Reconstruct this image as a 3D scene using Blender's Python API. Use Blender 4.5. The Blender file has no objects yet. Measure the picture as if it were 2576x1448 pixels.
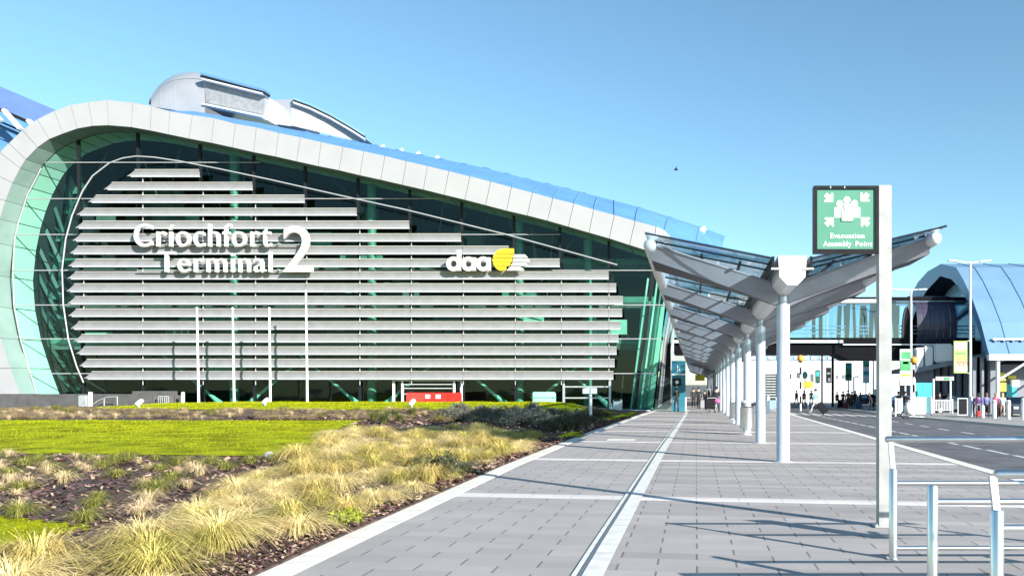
import bpy, bmesh, math, random
import numpy as np
from mathutils import Vector, Matrix

rnd = random.Random(7)
S = bpy.context.scene
# ------------------------------------------------------------------ camera, sky, sun, exposure
F, VPU, HV = 2000.0, 1750.0, 966.0          # focal length and vanishing point, in 2575 px wide picture units
CH = 1.6
cd = bpy.data.cameras.new("camera"); cam = bpy.data.objects.new("camera", cd)
S.collection.objects.link(cam); S.camera = cam
cam.location = (0, 0, CH); cam.rotation_euler = (math.radians(90), 0, 0)
cd.sensor_width = 36; cd.lens = 36 * F / 2575
cd.shift_x = -(VPU - 1287.5) / 2575; cd.shift_y = (HV - 724) / 2575
cd.clip_start = 0.05; cd.clip_end = 6000

SUN_EL = math.radians(21.5); LX, LY = -0.74, 0.672       # sunlight travels to the left and away
W = bpy.data.worlds.new("World"); S.world = W; W.use_nodes = True
wn = W.node_tree; bg = wn.nodes["Background"]
sky = wn.nodes.new("ShaderNodeTexSky"); sky.sky_type = 'NISHITA'; sky.sun_disc = False
sky.sun_elevation = SUN_EL; sky.sun_rotation = math.atan2(-LX, -LY)
sky.altitude = 0; sky.air_density = 1.0; sky.dust_density = 0.25; sky.ozone_density = 2.2
tint = wn.nodes.new("ShaderNodeMix"); tint.data_type = 'RGBA'; tint.blend_type = 'MULTIPLY'; tint.inputs[0].default_value = 1
tint.inputs[7].default_value = (.90, 1.115, 1.08, 1)          # a clear, slightly cyan spring sky
wn.links.new(sky.outputs[0], tint.inputs[6]); wn.links.new(tint.outputs[2], bg.inputs[0]); bg.inputs[1].default_value = 0.086
ld = bpy.data.lights.new("sun", 'SUN'); ld.energy = 4.7; ld.angle = math.radians(0.5); ld.color = (1, .955, .88)
sun = bpy.data.objects.new("sun", ld); S.collection.objects.link(sun)
d = Vector((LX * math.cos(SUN_EL), LY * math.cos(SUN_EL), -math.sin(SUN_EL)))
sun.rotation_euler = d.to_track_quat('-Z', 'Y').to_euler(); sun.location = (30, -30, 40)
S.view_settings.view_transform = 'Standard'; S.view_settings.look = 'None'
S.view_settings.exposure = 1.25; S.view_settings.gamma = 1; S.view_settings.use_curve_mapping = False
S.cycles.max_bounces = 6; S.cycles.transparent_max_bounces = 24; S.cycles.caustics_reflective = False; S.cycles.caustics_refractive = False

# ------------------------------------------------------------------ helpers
def P(u, v, Y): return Vector(((u - VPU) * Y / F, Y, CH - (v - HV) * Y / F))
def clamp(a, lo, hi): return max(lo, min(hi, a))
def sst(a, b, x):
    t = clamp((x - a) / (b - a), 0, 1); return t * t * (3 - 2 * t)
def Zg(x, y): return -.0065 * (clamp(y, 8, 170) - 8) - .025 * clamp(x - 5.7, 0, 12)
def interp(x, pts):
    if x <= pts[0][0]: return pts[0][1]
    for (a, b), (c, e) in zip(pts, pts[1:]):
        if x <= c: return b + (e - b) * (x - a) / (c - a)
    return pts[-1][1]
RY = [(6, .05), (8, .10), (14, .15), (18, .20), (30, .35), (40, .55), (47, .69), (50, .71), (52, .66), (56, .25)]
KX = [(0, -3.62), (6.6, -3.66), (16, -3.9), (28, -3.9), (48, -3.47), (58, -3.1)]   # outer edge of the garden kerb
def bed(x, y):
    k = interp(y, KX)
    f = sst(0, 6.0, k - x) if y > 14 else sst(0, 1.5, k - x) + (sst(0, 6, k - x) - sst(0, 1.5, k - x)) * sst(8, 14, y)
    left = 1 - .55 * sst(28, 44, -x)
    n = .03 * math.sin(x * 1.3 + y * .7) * math.sin(y * 1.1 - x * .4) * sst(.3, 2, k - x)
    return Zg(x, y) + .03 + interp(y, RY) * f * left + n
def ray(u, v, fn, y0=4, y1=160):
    y = y0
    while y < y1:
        p = P(u, v, y)
        if p.z <= fn(p.x, y): return Vector((p.x, y, fn(p.x, y)))
        y += .02 if y < 20 else .06
    return P(u, v, y1)
def G(u, v): return ray(u, v, Zg)
def px(x, y, z): return (VPU + x * F / y, HV - (z - CH) * F / y)
def inpoly(u, v, poly):
    c = False; n = len(poly); j = n - 1
    for i in range(n):
        (a, b), (e, f) = poly[i], poly[j]
        if (b > v) != (f > v) and u < (e - a) * (v - b) / (f - b) + a: c = not c
        j = i
    return c

class MB:
    def __init__(s): s.v = []; s.f = []; s.m = []
    def add(s, vs, fs, mi=0):
        o = len(s.v); s.v += [tuple(p) for p in vs]
        for f in fs: s.f.append([i + o for i in f]); s.m.append(mi)
        return s
    def quad(s, a, b, c, e, mi=0): return s.add([a, b, c, e], [(0, 1, 2, 3)], mi)
    def box(s, x0, x1, y0, y1, z0, z1, mi=0, M=None):
        vs = [Vector(p) for p in ((x0,y0,z0),(x1,y0,z0),(x1,y1,z0),(x0,y1,z0),(x0,y0,z1),(x1,y0,z1),(x1,y1,z1),(x0,y1,z1))]
        if M is not None: vs = [M @ p for p in vs]
        return s.add(vs, [(0,3,2,1),(4,5,6,7),(0,1,5,4),(1,2,6,5),(2,3,7,6),(3,0,4,7)], mi)
    def bar(s, p, q, w, h, mi=0, up=(0,0,1)):
        p, q = Vector(p), Vector(q); z = (q - p); L = z.length; z.normalize()
        x = z.cross(Vector(up))
        if x.length < 1e-4: x = z.cross(Vector((0,1,0)))
        x.normalize(); y = x.cross(z)
        M = Matrix(((x.x,y.x,z.x,p.x),(x.y,y.y,z.y,p.y),(x.z,y.z,z.z,p.z),(0,0,0,1)))
        return s.box(-w/2, w/2, -h/2, h/2, 0, L, mi, M)
    def tube(s, pts, r, n=10, mi=0, caps=True):
        pts = [Vector(p) for p in pts]; rs = r if isinstance(r, (list, tuple)) else [r] * len(pts)
        o = len(s.v); prev = None
        for i, p in enumerate(pts):
            t = (pts[min(i+1, len(pts)-1)] - pts[max(i-1, 0)]).normalized()
            if prev is None:
                a = t.cross(Vector((0,0,1)))
                if a.length < .05: a = t.cross(Vector((0,1,0)))
            else: a = prev - t * prev.dot(t)
            a.normalize(); prev = a; b = t.cross(a)
            for k in range(n):
                w = 2 * math.pi * k / n
                s.v.append(tuple(p + (a * math.cos(w) + b * math.sin(w)) * rs[i]))
        for i in range(len(pts) - 1):
            for k in range(n):
                s.f.append([o+i*n+k, o+i*n+(k+1) % n, o+(i+1)*n+(k+1) % n, o+(i+1)*n+k]); s.m.append(mi)
        if caps:
            s.f.append([o+k for k in range(n)][::-1]); s.m.append(mi)
            e = o + (len(pts)-1)*n; s.f.append([e+k for k in range(n)]); s.m.append(mi)
        return s
    def lathe(s, c, prof, n=20, mi=0):
        c = Vector(c); o = len(s.v)
        for (r, z) in prof:
            for k in range(n):
                w = 2*math.pi*k/n; s.v.append((c.x+r*math.cos(w), c.y+r*math.sin(w), c.z+z))
        for i in range(len(prof)-1):
            for k in range(n):
                s.f.append([o+i*n+k, o+i*n+(k+1) % n, o+(i+1)*n+(k+1) % n, o+(i+1)*n+k]); s.m.append(mi)
        s.f.append([o+k for k in range(n)][::-1]); s.m.append(mi)
        e = o+(len(prof)-1)*n; s.f.append([e+k for k in range(n)]); s.m.append(mi)
        return s
    def prism(s, poly, y0, y1, mi=0):           # poly of (x, z), extruded along y
        n = len(poly)
        vs = [(x, y0, z) for x, z in poly] + [(x, y1, z) for x, z in poly]
        return s.add(vs, [list(range(n)), [n+i for i in range(n)][::-1]] + [[i, i+n, (i+1) % n+n, (i+1) % n] for i in range(n)], mi)
    def ball(s, c, r, n=14, mi=0, sq=(1,1,1)):
        c = Vector(c); m = n // 2
        prof = [(r*math.sin(math.pi*i/m) if 0 < i < m else r*.02, -r*math.cos(math.pi*i/m)) for i in range(m+1)]
        o = len(s.v); s.lathe((0,0,0), prof, n, mi)
        for i in range(o, len(s.v)):
            a = s.v[i]; s.v[i] = (c.x+a[0]*sq[0], c.y+a[1]*sq[1], c.z+a[2]*sq[2])
        return s
    def build(s, name, mats, parent=None, smooth=False, bevel=0, autos=None):
        me = bpy.data.meshes.new(name); me.from_pydata(s.v, [], s.f)
        mats = mats if isinstance(mats, (list, tuple)) else [mats]
        for m in mats: me.materials.append(m)
        if len(mats) > 1: me.polygons.foreach_set("material_index", s.m)
        bm = bmesh.new(); bm.from_mesh(me); bmesh.ops.recalc_face_normals(bm, faces=bm.faces)
        if bevel: 
            bmesh.ops.bevel(bm, geom=[e for e in bm.edges if e.is_manifold and e.calc_face_angle(0) > .6], offset=bevel, segments=2, affect='EDGES')
        bm.to_mesh(me); bm.free()
        if smooth:
            me.shade_smooth()
            me.set_sharp_from_angle(angle=math.radians(40))
        o = bpy.data.objects.new(name, me); S.collection.objects.link(o)
        if parent is not None:
            o.parent = parent
            o.matrix_parent_inverse = parent.matrix_basis.inverted()
        return o
def tag(o, label=None, cat=None, group=None, kind=None):
    if label: o["label"] = label
    if cat: o["category"] = cat
    if group: o["group"] = group
    if kind: o["kind"] = kind
    return o
def empty(name, loc, label, cat, group=None):
    o = bpy.data.objects.new(name, None); S.collection.objects.link(o); o.location = loc; o.empty_display_size = .2
    return tag(o, label, cat, group)
def copytree(o, loc=None, rz=None, parent=None, label=None):
    c = o.copy(); S.collection.objects.link(c)
    if parent is not None: c.parent = parent
    if loc is not None: c.location = loc
    if rz is not None: c.rotation_euler.z = rz
    if label: c["label"] = label
    for ch in list(o.children): copytree(ch, parent=c)
    return c
def text_mb(txt, u0, u1, v0, v1, Y, depth, mb, bold=.02, mi=0):
    """letters filling the box u0..u1, v0 (top) .. v1 (baseline) at distance Y, appended to mb"""
    cu = bpy.data.curves.new("t", 'FONT'); cu.body = txt; cu.size = 1; cu.offset = bold; cu.extrude = .5; cu.space_character = 1.07; cu.resolution_u = 4
    ob = bpy.data.objects.new("t", cu); S.collection.objects.link(ob)
    dg = bpy.context.evaluated_depsgraph_get(); me = bpy.data.meshes.new_from_object(ob.evaluated_get(dg))
    vs = np.array([v.co[:] for v in me.vertices]); fs = [list(p.vertices) for p in me.polygons]
    a, b = P(u0, v0, Y), P(u1, v1, Y)
    x0, x1 = vs[:,0].min(), vs[:,0].max(); h = vs[:,1].max()
    out = [(a.x + (v[0]-x0)/(x1-x0)*(b.x-a.x), Y - v[2]*depth, b.z + v[1]/h*(a.z-b.z)) for v in vs]
    mb.add(out, fs, mi)
    bpy.data.objects.remove(ob); bpy.data.curves.remove(cu); bpy.data.meshes.remove(me)

# ------------------------------------------------------------------ materials
MT = {}
def mat(name, col, rough=.5, metal=0, var=.06, scale=3.0, bump=0, bscale=40, emit=0, spec=.5):
    m = bpy.data.materials.new(name); m.use_nodes = True; nt = m.node_tree; b = nt.nodes["Principled BSDF"]
    b.inputs["Roughness"].default_value = rough; b.inputs["Metallic"].default_value = metal
    b.inputs["Specular IOR Level"].default_value = spec
    geo = nt.nodes.new("ShaderNodeNewGeometry")
    no = nt.nodes.new("ShaderNodeTexNoise"); no.inputs["Scale"].default_value = scale; no.inputs["Detail"].default_value = 6
    nt.links.new(geo.outputs["Position"], no.inputs["Vector"])
    mr = nt.nodes.new("ShaderNodeMapRange"); mr.inputs[1].default_value = .3; mr.inputs[2].default_value = .7
    mr.inputs[3].default_value = 1 - var * 1.6; mr.inputs[4].default_value = 1 + var
    nt.links.new(no.outputs[0], mr.inputs[0])
    mx = nt.nodes.new("ShaderNodeMix"); mx.data_type = 'RGBA'; mx.blend_type = 'MULTIPLY'; mx.inputs[0].default_value = 1
    mx.inputs[6].default_value = (*col, 1); nt.links.new(mr.outputs[0], mx.inputs[7])
    nt.links.new(mx.outputs[2], b.inputs["Base Color"])
    if bump:
        n2 = nt.nodes.new("ShaderNodeTexNoise"); n2.inputs["Scale"].default_value = bscale; n2.inputs["Detail"].default_value = 4
        nt.links.new(geo.outputs["Position"], n2.inputs["Vector"])
        bu = nt.nodes.new("ShaderNodeBump"); bu.inputs["Strength"].default_value = bump; bu.inputs["Distance"].default_value = .02
        nt.links.new(n2.outputs[0], bu.inputs["Height"]); nt.links.new(bu.outputs[0], b.inputs["Normal"])
    MT[name] = m; return m
def glass(name, tint, refl=.06, rough=.02, grey=(1,1,1)):
    m = bpy.data.materials.new(name); m.use_nodes = True; nt = m.node_tree; nt.nodes.remove(nt.nodes["Principled BSDF"])
    out = nt.nodes["Material Output"]; t = nt.nodes.new("ShaderNodeBsdfTransparent"); t.inputs[0].default_value = (*tint, 1)
    g = nt.nodes.new("ShaderNodeBsdfGlossy"); g.inputs["Roughness"].default_value = rough; g.inputs[0].default_value = (*grey, 1)
    lw = nt.nodes.new("ShaderNodeLayerWeight"); lw.inputs[0].default_value = .5
    pw = nt.nodes.new("ShaderNodeMath"); pw.operation = "POWER"; pw.inputs[1].default_value = 4; nt.links.new(lw.outputs["Facing"], pw.inputs[0])
    ma = nt.nodes.new("ShaderNodeMath"); ma.operation = 'MULTIPLY_ADD'; ma.inputs[1].default_value = .8; ma.inputs[2].default_value = refl; ma.use_clamp = True
    nt.links.new(pw.outputs[0], ma.inputs[0])
    geo = nt.nodes.new("ShaderNodeNewGeometry"); no = nt.nodes.new("ShaderNodeTexNoise"); no.inputs["Scale"].default_value = .35
    nt.links.new(geo.outputs["Position"], no.inputs["Vector"])
    bu = nt.nodes.new("ShaderNodeBump"); bu.inputs["Strength"].default_value = .08; bu.inputs["Distance"].default_value = .3
    nt.links.new(no.outputs[0], bu.inputs["Height"]); nt.links.new(bu.outputs[0], g.inputs["Normal"])
    mx = nt.nodes.new("ShaderNodeMixShader"); nt.links.new(ma.outputs[0], mx.inputs[0]); nt.links.new(t.outputs[0], mx.inputs[1]); nt.links.new(g.outputs[0], mx.inputs[2])
    nt.links.new(mx.outputs[0], out.inputs[0]); MT[name] = m; return m
def attrmat(name, rough=.8, trans=0):
    """colour from the per-face colour attribute 'col' (the thing's own colour: straw, leaf, bark)"""
    m = bpy.data.materials.new(name); m.use_nodes = True; nt = m.node_tree; b = nt.nodes["Principled BSDF"]
    a = nt.nodes.new("ShaderNodeAttribute"); a.attribute_name = "col"
    nt.links.new(a.outputs[0], b.inputs["Base Color"]); b.inputs["Roughness"].default_value = rough; b.inputs["Specular IOR Level"].default_value = .05
    if trans:
        out = nt.nodes["Material Output"]; t = nt.nodes.new("ShaderNodeBsdfTranslucent"); nt.links.new(a.outputs[0], t.inputs[0])
        mx = nt.nodes.new("ShaderNodeMixShader"); mx.inputs[0].default_value = trans
        nt.links.new(b.outputs[0], mx.inputs[1]); nt.links.new(t.outputs[0], mx.inputs[2]); nt.links.new(mx.outputs[0], out.inputs[0])
    MT[name] = m; return m
white = mat("white_panel", (.345, .345, .355), .4, 0, .03, .6)
whitep = mat("white_paint", (.74, .75, .77), .4, 0, .04, 2)
letterm = mat("letter_white", (.52, .52, .50), .4, 0, .02, 2)
yellow = mat("logo_yellow", (.80, .62, .02), .4, 0, .03, 2)
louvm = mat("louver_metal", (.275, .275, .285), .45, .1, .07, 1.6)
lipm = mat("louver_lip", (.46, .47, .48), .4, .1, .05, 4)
roofm = mat("roof_blue", (.09, .225, .43), .55, .05, .07, .5, spec=.25)
podm = mat("pod_silver", (.42, .43, .46), .3, .4, .06, .7)
grillem = mat("grille_grey", (.27, .28, .30), .6, .2, .12, 3)
soffm = mat("soffit_green_reflect", (.24, .36, .33), .35, .1, .08, .5)  # green reflected by the soffit panels is put into their colour
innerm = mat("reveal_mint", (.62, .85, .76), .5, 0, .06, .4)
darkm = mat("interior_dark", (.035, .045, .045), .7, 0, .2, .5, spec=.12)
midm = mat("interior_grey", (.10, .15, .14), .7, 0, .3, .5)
teal = mat("teal_steel", (.10, .27, .21), .45, 0, .08, 2)
tealight = mat("teal_light", (.30, .62, .52), .5, 0, .1, 1)
mull = mat("mullion_dark", (.02, .022, .025), .4, .2, .05, 3, spec=.12)
linew = mat("transom_white", (.36, .37, .38), .45, .1, .05, 3)
steel = mat("white_steel", (.70, .72, .74), .3, .2, .05, 3)
stainless = mat("stainless", (.74, .735, .72), .3, 1, .05, 8)
galv = mat("galvanised", (.55, .58, .58), .42, .55, .10, 6)
colm = mat("column_paint", (.44, .48, .54), .30, .15, .05, 4)
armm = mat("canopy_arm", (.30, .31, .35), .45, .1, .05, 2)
armu = mat("canopy_soffit_shade", (.02, .02, .034), .5, .1, .05, 2)  # arm underside: shade put into the colour, far darker than the webs
blackm = mat("black_frame", (.018, .018, .022), .4, 0, .1, 10, spec=.12)
signg = mat("sign_green", (.065, .235, .155), .45, 0, .03, 5)
signw = mat("sign_white", (.85, .87, .85), .5, 0, .02, 5)
conc = mat("concrete", (.085, .083, .085), .85, 0, .16, 2, .2, 30)
kerbm = mat("kerb_stone", (.68, .65, .58), .8, 0, .08, 5, .08, 60)
drainm = mat("drain_channel", (.66, .65, .61), .6, 0, .10, 6, .1, 60)
slotm = mat("drain_slot", (.22, .26, .30), .35, .6, .1, 20)
linem = mat("road_paint", (.62, .62, .60), .7, 0, .18, 12)
redm = mat("red_plastic", (.62, .03, .02), .4, 0, .12, 6)
orange = mat("orange_globe", (.85, .36, .03), .4, 0, .05, 5)
facw = mat("far_white", (.68, .68, .68), .7, 0, .08, .4)
facb = mat("far_blue_grey", (.28, .40, .52), .5, .1, .15, 1)
bridged = mat("bridge_dark_shade", (.003, .003, .005), .5, .1, .15, .6, spec=.12)  # near black, with the shadow on the bridge belly put into the colour
bridgep = mat("bridge_purple", (.04, .036, .065), .4, .1, .15, .5)
vaultm = mat("vault_blue", (.17, .30, .44), .42, .2, .06, .4)
vaulte = mat("vault_edge", (.10, .22, .38), .45, .1, .06, .4)
greyw = mat("grey_wall", (.20, .21, .25), .7, 0, .1, 1)
tealb = mat("teal_board", (.04, .40, .44), .5, 0, .08, 3)
limeb = mat("lime_banner", (.34, .42, .13), .6, 0, .06, 2)
greenb = mat("green_banner", (.06, .32, .12), .6, 0, .12, 2)
yellb = mat("yellow_sign", (.75, .65, .06), .5, 0, .06, 2)
blkf = mat("black_cloth", (.015, .015, .018), .8, 0, .15, 20, spec=.12)
tyre = mat("rubber", (.02, .02, .02), .8, 0, .1, 10)
carg = mat("car_grey", (.10, .12, .15), .25, .5, .03, 2)
carb = mat("car_blue", (.06, .12, .22), .25, .4, .03, 2)
gfac = glass("facade_glass", (.61, .80, .74), .03, .03, (.8, 1, .95))
gcan = glass("canopy_glass", (.70, .79, .84), .07)
gbri = glass("bridge_glass", (.50, .72, .88), .14)
gwin = glass("car_glass", (.10, .12, .13), .15)
grassm = attrmat("blade_colours", .85, .18)
lawnm = attrmat("lawn_colours", .9, .2)
barkm = attrmat("bark_colours", .9)
# ------------------------------------------------------------------ ground, paving, road
def sheet(name, xl, xr, ys, dz, m, nx=1, fn=Zg, kind='structure'):
    """strip of ground between x = xl(y) and xr(y)"""
    mb = MB()
    for j, y in enumerate(ys):
        a, b = xl(y), xr(y)
        for i in range(nx+1):
            x = a + (b-a)*i/nx; mb.v.append((x, y, fn(x, y)+dz))
    for j in range(len(ys)-1):
        for i in range(nx):
            o = j*(nx+1)+i; mb.f.append([o, o+1, o+nx+2, o+nx+1]); mb.m.append(0)
    o = mb.build(name, m); tag(o, kind=kind); return o
def nodes(m): return m.node_tree.nodes, m.node_tree.links
def math_n(N, L, op, a, b=None, c=None, clampit=False):
    n = N.new("ShaderNodeMath"); n.operation = op; n.use_clamp = clampit
    for i, x in enumerate((a, b, c)):
        if x is None: continue
        if isinstance(x, (int, float)): n.inputs[i].default_value = x
        else: L.new(x, n.inputs[i])
    return n.outputs[0]
def paving_material():
    m = bpy.data.materials.new("paving"); m.use_nodes = True; N, L = nodes(m); b = N["Principled BSDF"]
    geo = N.new("ShaderNodeNewGeometry"); sp = N.new("ShaderNodeSeparateXYZ"); L.new(geo.outputs["Position"], sp.inputs[0])
    x, y = sp.outputs[0], sp.outputs[1]
    yy = math_n(N, L, 'MULTIPLY_ADD', x, .14, y); yy = math_n(N, L, 'SUBTRACT', yy, .2618)
    ry = math_n(N, L, 'DIVIDE', yy, .25); row = math_n(N, L, 'FLOOR', ry); fr = math_n(N, L, 'FRACT', ry)
    odd = math_n(N, L, 'MODULO', row, 2); bx = math_n(N, L, 'DIVIDE', x, .70); bx = math_n(N, L, 'MULTIPLY_ADD', odd, .5, bx)
    fx = math_n(N, L, 'FRACT', bx); br = math_n(N, L, 'FLOOR', bx)
    joint = math_n(N, L, 'LESS_THAN', fx, .026); rj = math_n(N, L, 'LESS_THAN', fr, .03)
    w1 = N.new("ShaderNodeTexWhiteNoise"); w1.noise_dimensions = '1D'; L.new(row, w1.inputs["W"])
    cx = N.new("ShaderNodeCombineXYZ"); L.new(row, cx.inputs[0]); L.new(br, cx.inputs[1])
    w2 = N.new("ShaderNodeTexWhiteNoise"); w2.noise_dimensions = '2D'; L.new(cx.outputs[0], w2.inputs["Vector"])
    right = math_n(N, L, 'GREATER_THAN', x, -.9)
    amp = math_n(N, L, 'MULTIPLY_ADD', right, .26, .03)
    v1 = math_n(N, L, 'SUBTRACT', w1.outputs[0], .5); v1 = math_n(N, L, 'MULTIPLY', v1, amp)
    v2 = math_n(N, L, 'SUBTRACT', w2.outputs[0], .5); v2 = math_n(N, L, 'MULTIPLY', v2, .13); v2 = math_n(N, L, 'MULTIPLY_ADD', math_n(N, L, 'GREATER_THAN', w2.outputs[0], .965), -.14, v2)
    no = N.new("ShaderNodeTexNoise"); no.inputs["Scale"].default_value = 1.3; no.inputs["Detail"].default_value = 8; L.new(geo.outputs["Position"], no.inputs["Vector"])
    v3 = math_n(N, L, 'SUBTRACT', no.outputs[0], .5); v3 = math_n(N, L, 'MULTIPLY', v3, .35)
    n2 = N.new("ShaderNodeTexNoise"); n2.inputs["Scale"].default_value = 90; n2.inputs["Detail"].default_value = 3; L.new(geo.outputs["Position"], n2.inputs["Vector"])
    v4 = math_n(N, L, 'SUBTRACT', n2.outputs[0], .5); v4 = math_n(N, L, 'MULTIPLY', v4, .35)
    n5 = N.new("ShaderNodeTexNoise"); n5.inputs["Scale"].default_value = .33; n5.inputs["Detail"].default_value = 10; n5.inputs["Roughness"].default_value = .7; L.new(geo.outputs["Position"], n5.inputs["Vector"])
    st = N.new("ShaderNodeMapRange"); st.inputs[1].default_value = .52; st.inputs[2].default_value = .68; st.inputs[3].default_value = 0; st.inputs[4].default_value = -.16; L.new(n5.outputs[0], st.inputs[0])
    vo = N.new("ShaderNodeTexVoronoi"); vo.inputs["Scale"].default_value = 1.7; L.new(geo.outputs["Position"], vo.inputs["Vector"])
    gum = math_n(N, L, 'MULTIPLY', math_n(N, L, 'LESS_THAN', vo.outputs["Distance"], .035), -.22)
    v1 = math_n(N, L, 'ADD', v1, math_n(N, L, 'ADD', st.outputs[0], gum)); tot = math_n(N, L, 'ADD', v1, v2); tot = math_n(N, L, 'ADD', tot, v3); tot = math_n(N, L, 'ADD', tot, v4); tot = math_n(N, L, 'ADD', tot, 1.0)
    bt = math_n(N, L, 'SUBTRACT', yy, 17.0 - .22 - 60); bt = math_n(N, L, 'DIVIDE', bt, 6.0); bt = math_n(N, L, 'FRACT', bt)
    band = math_n(N, L, 'LESS_THAN', bt, .42/6)
    bj = math_n(N, L, 'FRACT', math_n(N, L, 'DIVIDE', x, .6)); bj = math_n(N, L, 'LESS_THAN', bj, .015)
    dark = math_n(N, L, 'MULTIPLY', joint, -.60); dark = math_n(N, L, 'MULTIPLY_ADD', rj, -.05, dark)
    dark = math_n(N, L, 'MULTIPLY', dark, math_n(N, L, 'SUBTRACT', 1, band)); dark = math_n(N, L, 'MULTIPLY_ADD', math_n(N, L, 'MULTIPLY', bj, band), -.4, dark)
    tot = math_n(N, L, 'MULTIPLY', tot, math_n(N, L, 'ADD', dark, 1.0))
    base = math_n(N, L, 'MULTIPLY_ADD', band, .27, .315)
    val = math_n(N, L, 'MULTIPLY', tot, base)
    cc = N.new("ShaderNodeCombineColor"); L.new(math_n(N, L, 'MULTIPLY', val, 1.07), cc.inputs[0]); L.new(math_n(N, L, 'MULTIPLY', val, .99), cc.inputs[1]); L.new(math_n(N, L, 'MULTIPLY', val, .955), cc.inputs[2])
    L.new(cc.outputs[0], b.inputs["Base Color"]); b.inputs["Roughness"].default_value = .8
    bu = N.new("ShaderNodeBump"); bu.inputs["Strength"].default_value = .15; bu.inputs["Distance"].default_value = .01; L.new(n2.outputs[0], bu.inputs["Height"]); L.new(bu.outputs[0], b.inputs["Normal"])
    return m
def asphalt_material():
    m = mat("asphalt", (.105, .105, .115), .85, 0, .25, 1.2, .4, 120); return m
paving = paving_material(); asphalt = asphalt_material()
groundm = mat("ground_soil", (.12, .12, .11), .9, 0, .2, .2)
pave2 = mat("far_paving", (.30, .29, .28), .85, 0, .15, 1.5, .2, 60)
ysn = [-4, 0, 4, 8, 12, 16, 20, 24, 28, 32, 36, 40, 44, 48, 52, 56, 60, 70, 80, 100, 120, 140, 170]
g = MB(); xs = [-2500, -400, -120, -60, -30, -10, -4, 0, 5.7, 17.7, 40, 80, 200, 600, 2500]; yg = [-60, 8, 60, 120, 170, 400, 1200, 4500]
for y in yg:
    for x in xs: g.v.append((x, y, Zg(x, y) - .2))
for j in range(len(yg)-1):
    for i in range(len(xs)-1):
        o = j*len(xs)+i; g.f.append([o, o+1, o+len(xs)+1, o+len(xs)]); g.m.append(0)
tag(g.build("ground", groundm), kind='structure')
NK = lambda y: interp(y, [(0, 5.66), (16, 5.68), (51, 6.05), (60, 6.1)])           # road side kerb line
a_ = [G(2575, 1070), G(2290, 1046), G(2150, 1031)]
FK = lambda y: interp(y, [(0, a_[0].x + (a_[0].x-a_[1].x)/(a_[0].y-a_[1].y)*(0-a_[0].y)), (a_[0].y, a_[0].x), (a_[1].y, a_[1].x), (a_[2].y, a_[2].x), (90, a_[2].x-.8)])
sheet("pavement", lambda y: interp(y, KX)+.29, lambda y: NK(y)-.28, ysn, 0, paving, 2)
def kerb(name, xl, xr, ys, dz, drop, m):
    mb = MB()
    for y in ys:
        a, b = xl(y), xr(y)
        mb.v += [(a, y, Zg(a, y)+dz-drop), (a, y, Zg(a, y)+dz), (b, y, Zg(b, y)+dz), (b, y, Zg(b, y)+dz-drop)]
    for j in range(len(ys)-1):
        for i in range(3):
            o = 4*j+i; mb.f.append([o, o+1, o+5, o+4]); mb.m.append(0)
    return tag(mb.build(name, m), kind='structure')
def kerb_joint(m, step):
    N, L = nodes(m); geo = N.new("ShaderNodeNewGeometry"); sp = N.new("ShaderNodeSeparateXYZ"); L.new(geo.outputs["Position"], sp.inputs[0])
    f = math_n(N, L, 'FRACT', math_n(N, L, 'DIVIDE', sp.outputs[1], step)); j = math_n(N, L, 'LESS_THAN', f, .012)
    fac = math_n(N, L, 'MULTIPLY_ADD', j, -.5, 1.0)
    b = N["Principled BSDF"]; src = b.inputs["Base Color"].links[0].from_socket
    mx = N.new("ShaderNodeMix"); mx.data_type = 'RGBA'; mx.blend_type = 'MULTIPLY'; mx.inputs[0].default_value = 1
    L.new(src, mx.inputs[6]); L.new(fac, mx.inputs[7]); L.new(mx.outputs[2], b.inputs["Base Color"])
kerb_joint(kerbm, .92); kerb_joint(drainm, 1.5)
kerb("garden_kerb", lambda y: interp(y, KX), lambda y: interp(y, KX)+.29, ysn[:-6], .012, .2, kerbm)
kerb("road_kerb", lambda y: NK(y)-.28, NK, ysn, .01, .16, kerbm)
sheet("road", NK, FK, ysn, -.12, asphalt, 3)
kerb("far_kerb", FK, lambda y: FK(y)+.2, ysn, .01, .18, kerbm)
sheet("far_pavement", lambda y: FK(y)+.2, lambda y: 70, ysn, 0, pave2, 6)
# drain channel: pale strip with a slot
mb = MB()
for j in range(len(ysn[:-6])-1):
    y0, y1 = ysn[j], ysn[j+1]
    dx = lambda y: interp(y, [(0, -1.045), (20, -1.03), (45, -.84), (60, -.75)])
    for a, b, mi, h in ((0, .045, 0, .012), (.045, .09, 1, .004), (.09, .27, 0, .012)):
        mb.quad(*[(dx(y)+o, y, Zg(0, y)+h) for y, o in ((y0, a), (y0, b), (y1, b), (y1, a))], mi)
tag(mb.build("drain_channel", [drainm, slotm]), kind='structure')
# road markings
mb = MB()
def mark(x0, x1, y0, y1): mb.quad(*[(x, y, Zg(x, y)-.116) for x, y in ((x0, y0), (x1, y0), (x1, y1), (x0, y1))])
la = [G(2037, 1037), G(2204, 1069), G(2440, 1114), G(2563, 1136)]
lb = [G(2287, 1060), G(2373, 1073), G(2495, 1090)]
L1 = [(p.y, p.x) for p in la[::-1]]; L2 = [(p.y, p.x) for p in lb[::-1]]
y = 10.2
while y < 54:
    x = interp(y, L1); mark(x-.07, x+.07, y, y+1.5); y += 1.85
y = 12
while y < 48:
    x = interp(y, L2); mark(x-.08, x+.08, y, y+1.5); y += 2.9
for k in range(9):
    x = 6.6 + k*.78; mark(x, x+.42, 53.5, 57.5)
tag(mb.build("road_markings", linem), kind='structure')

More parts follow.
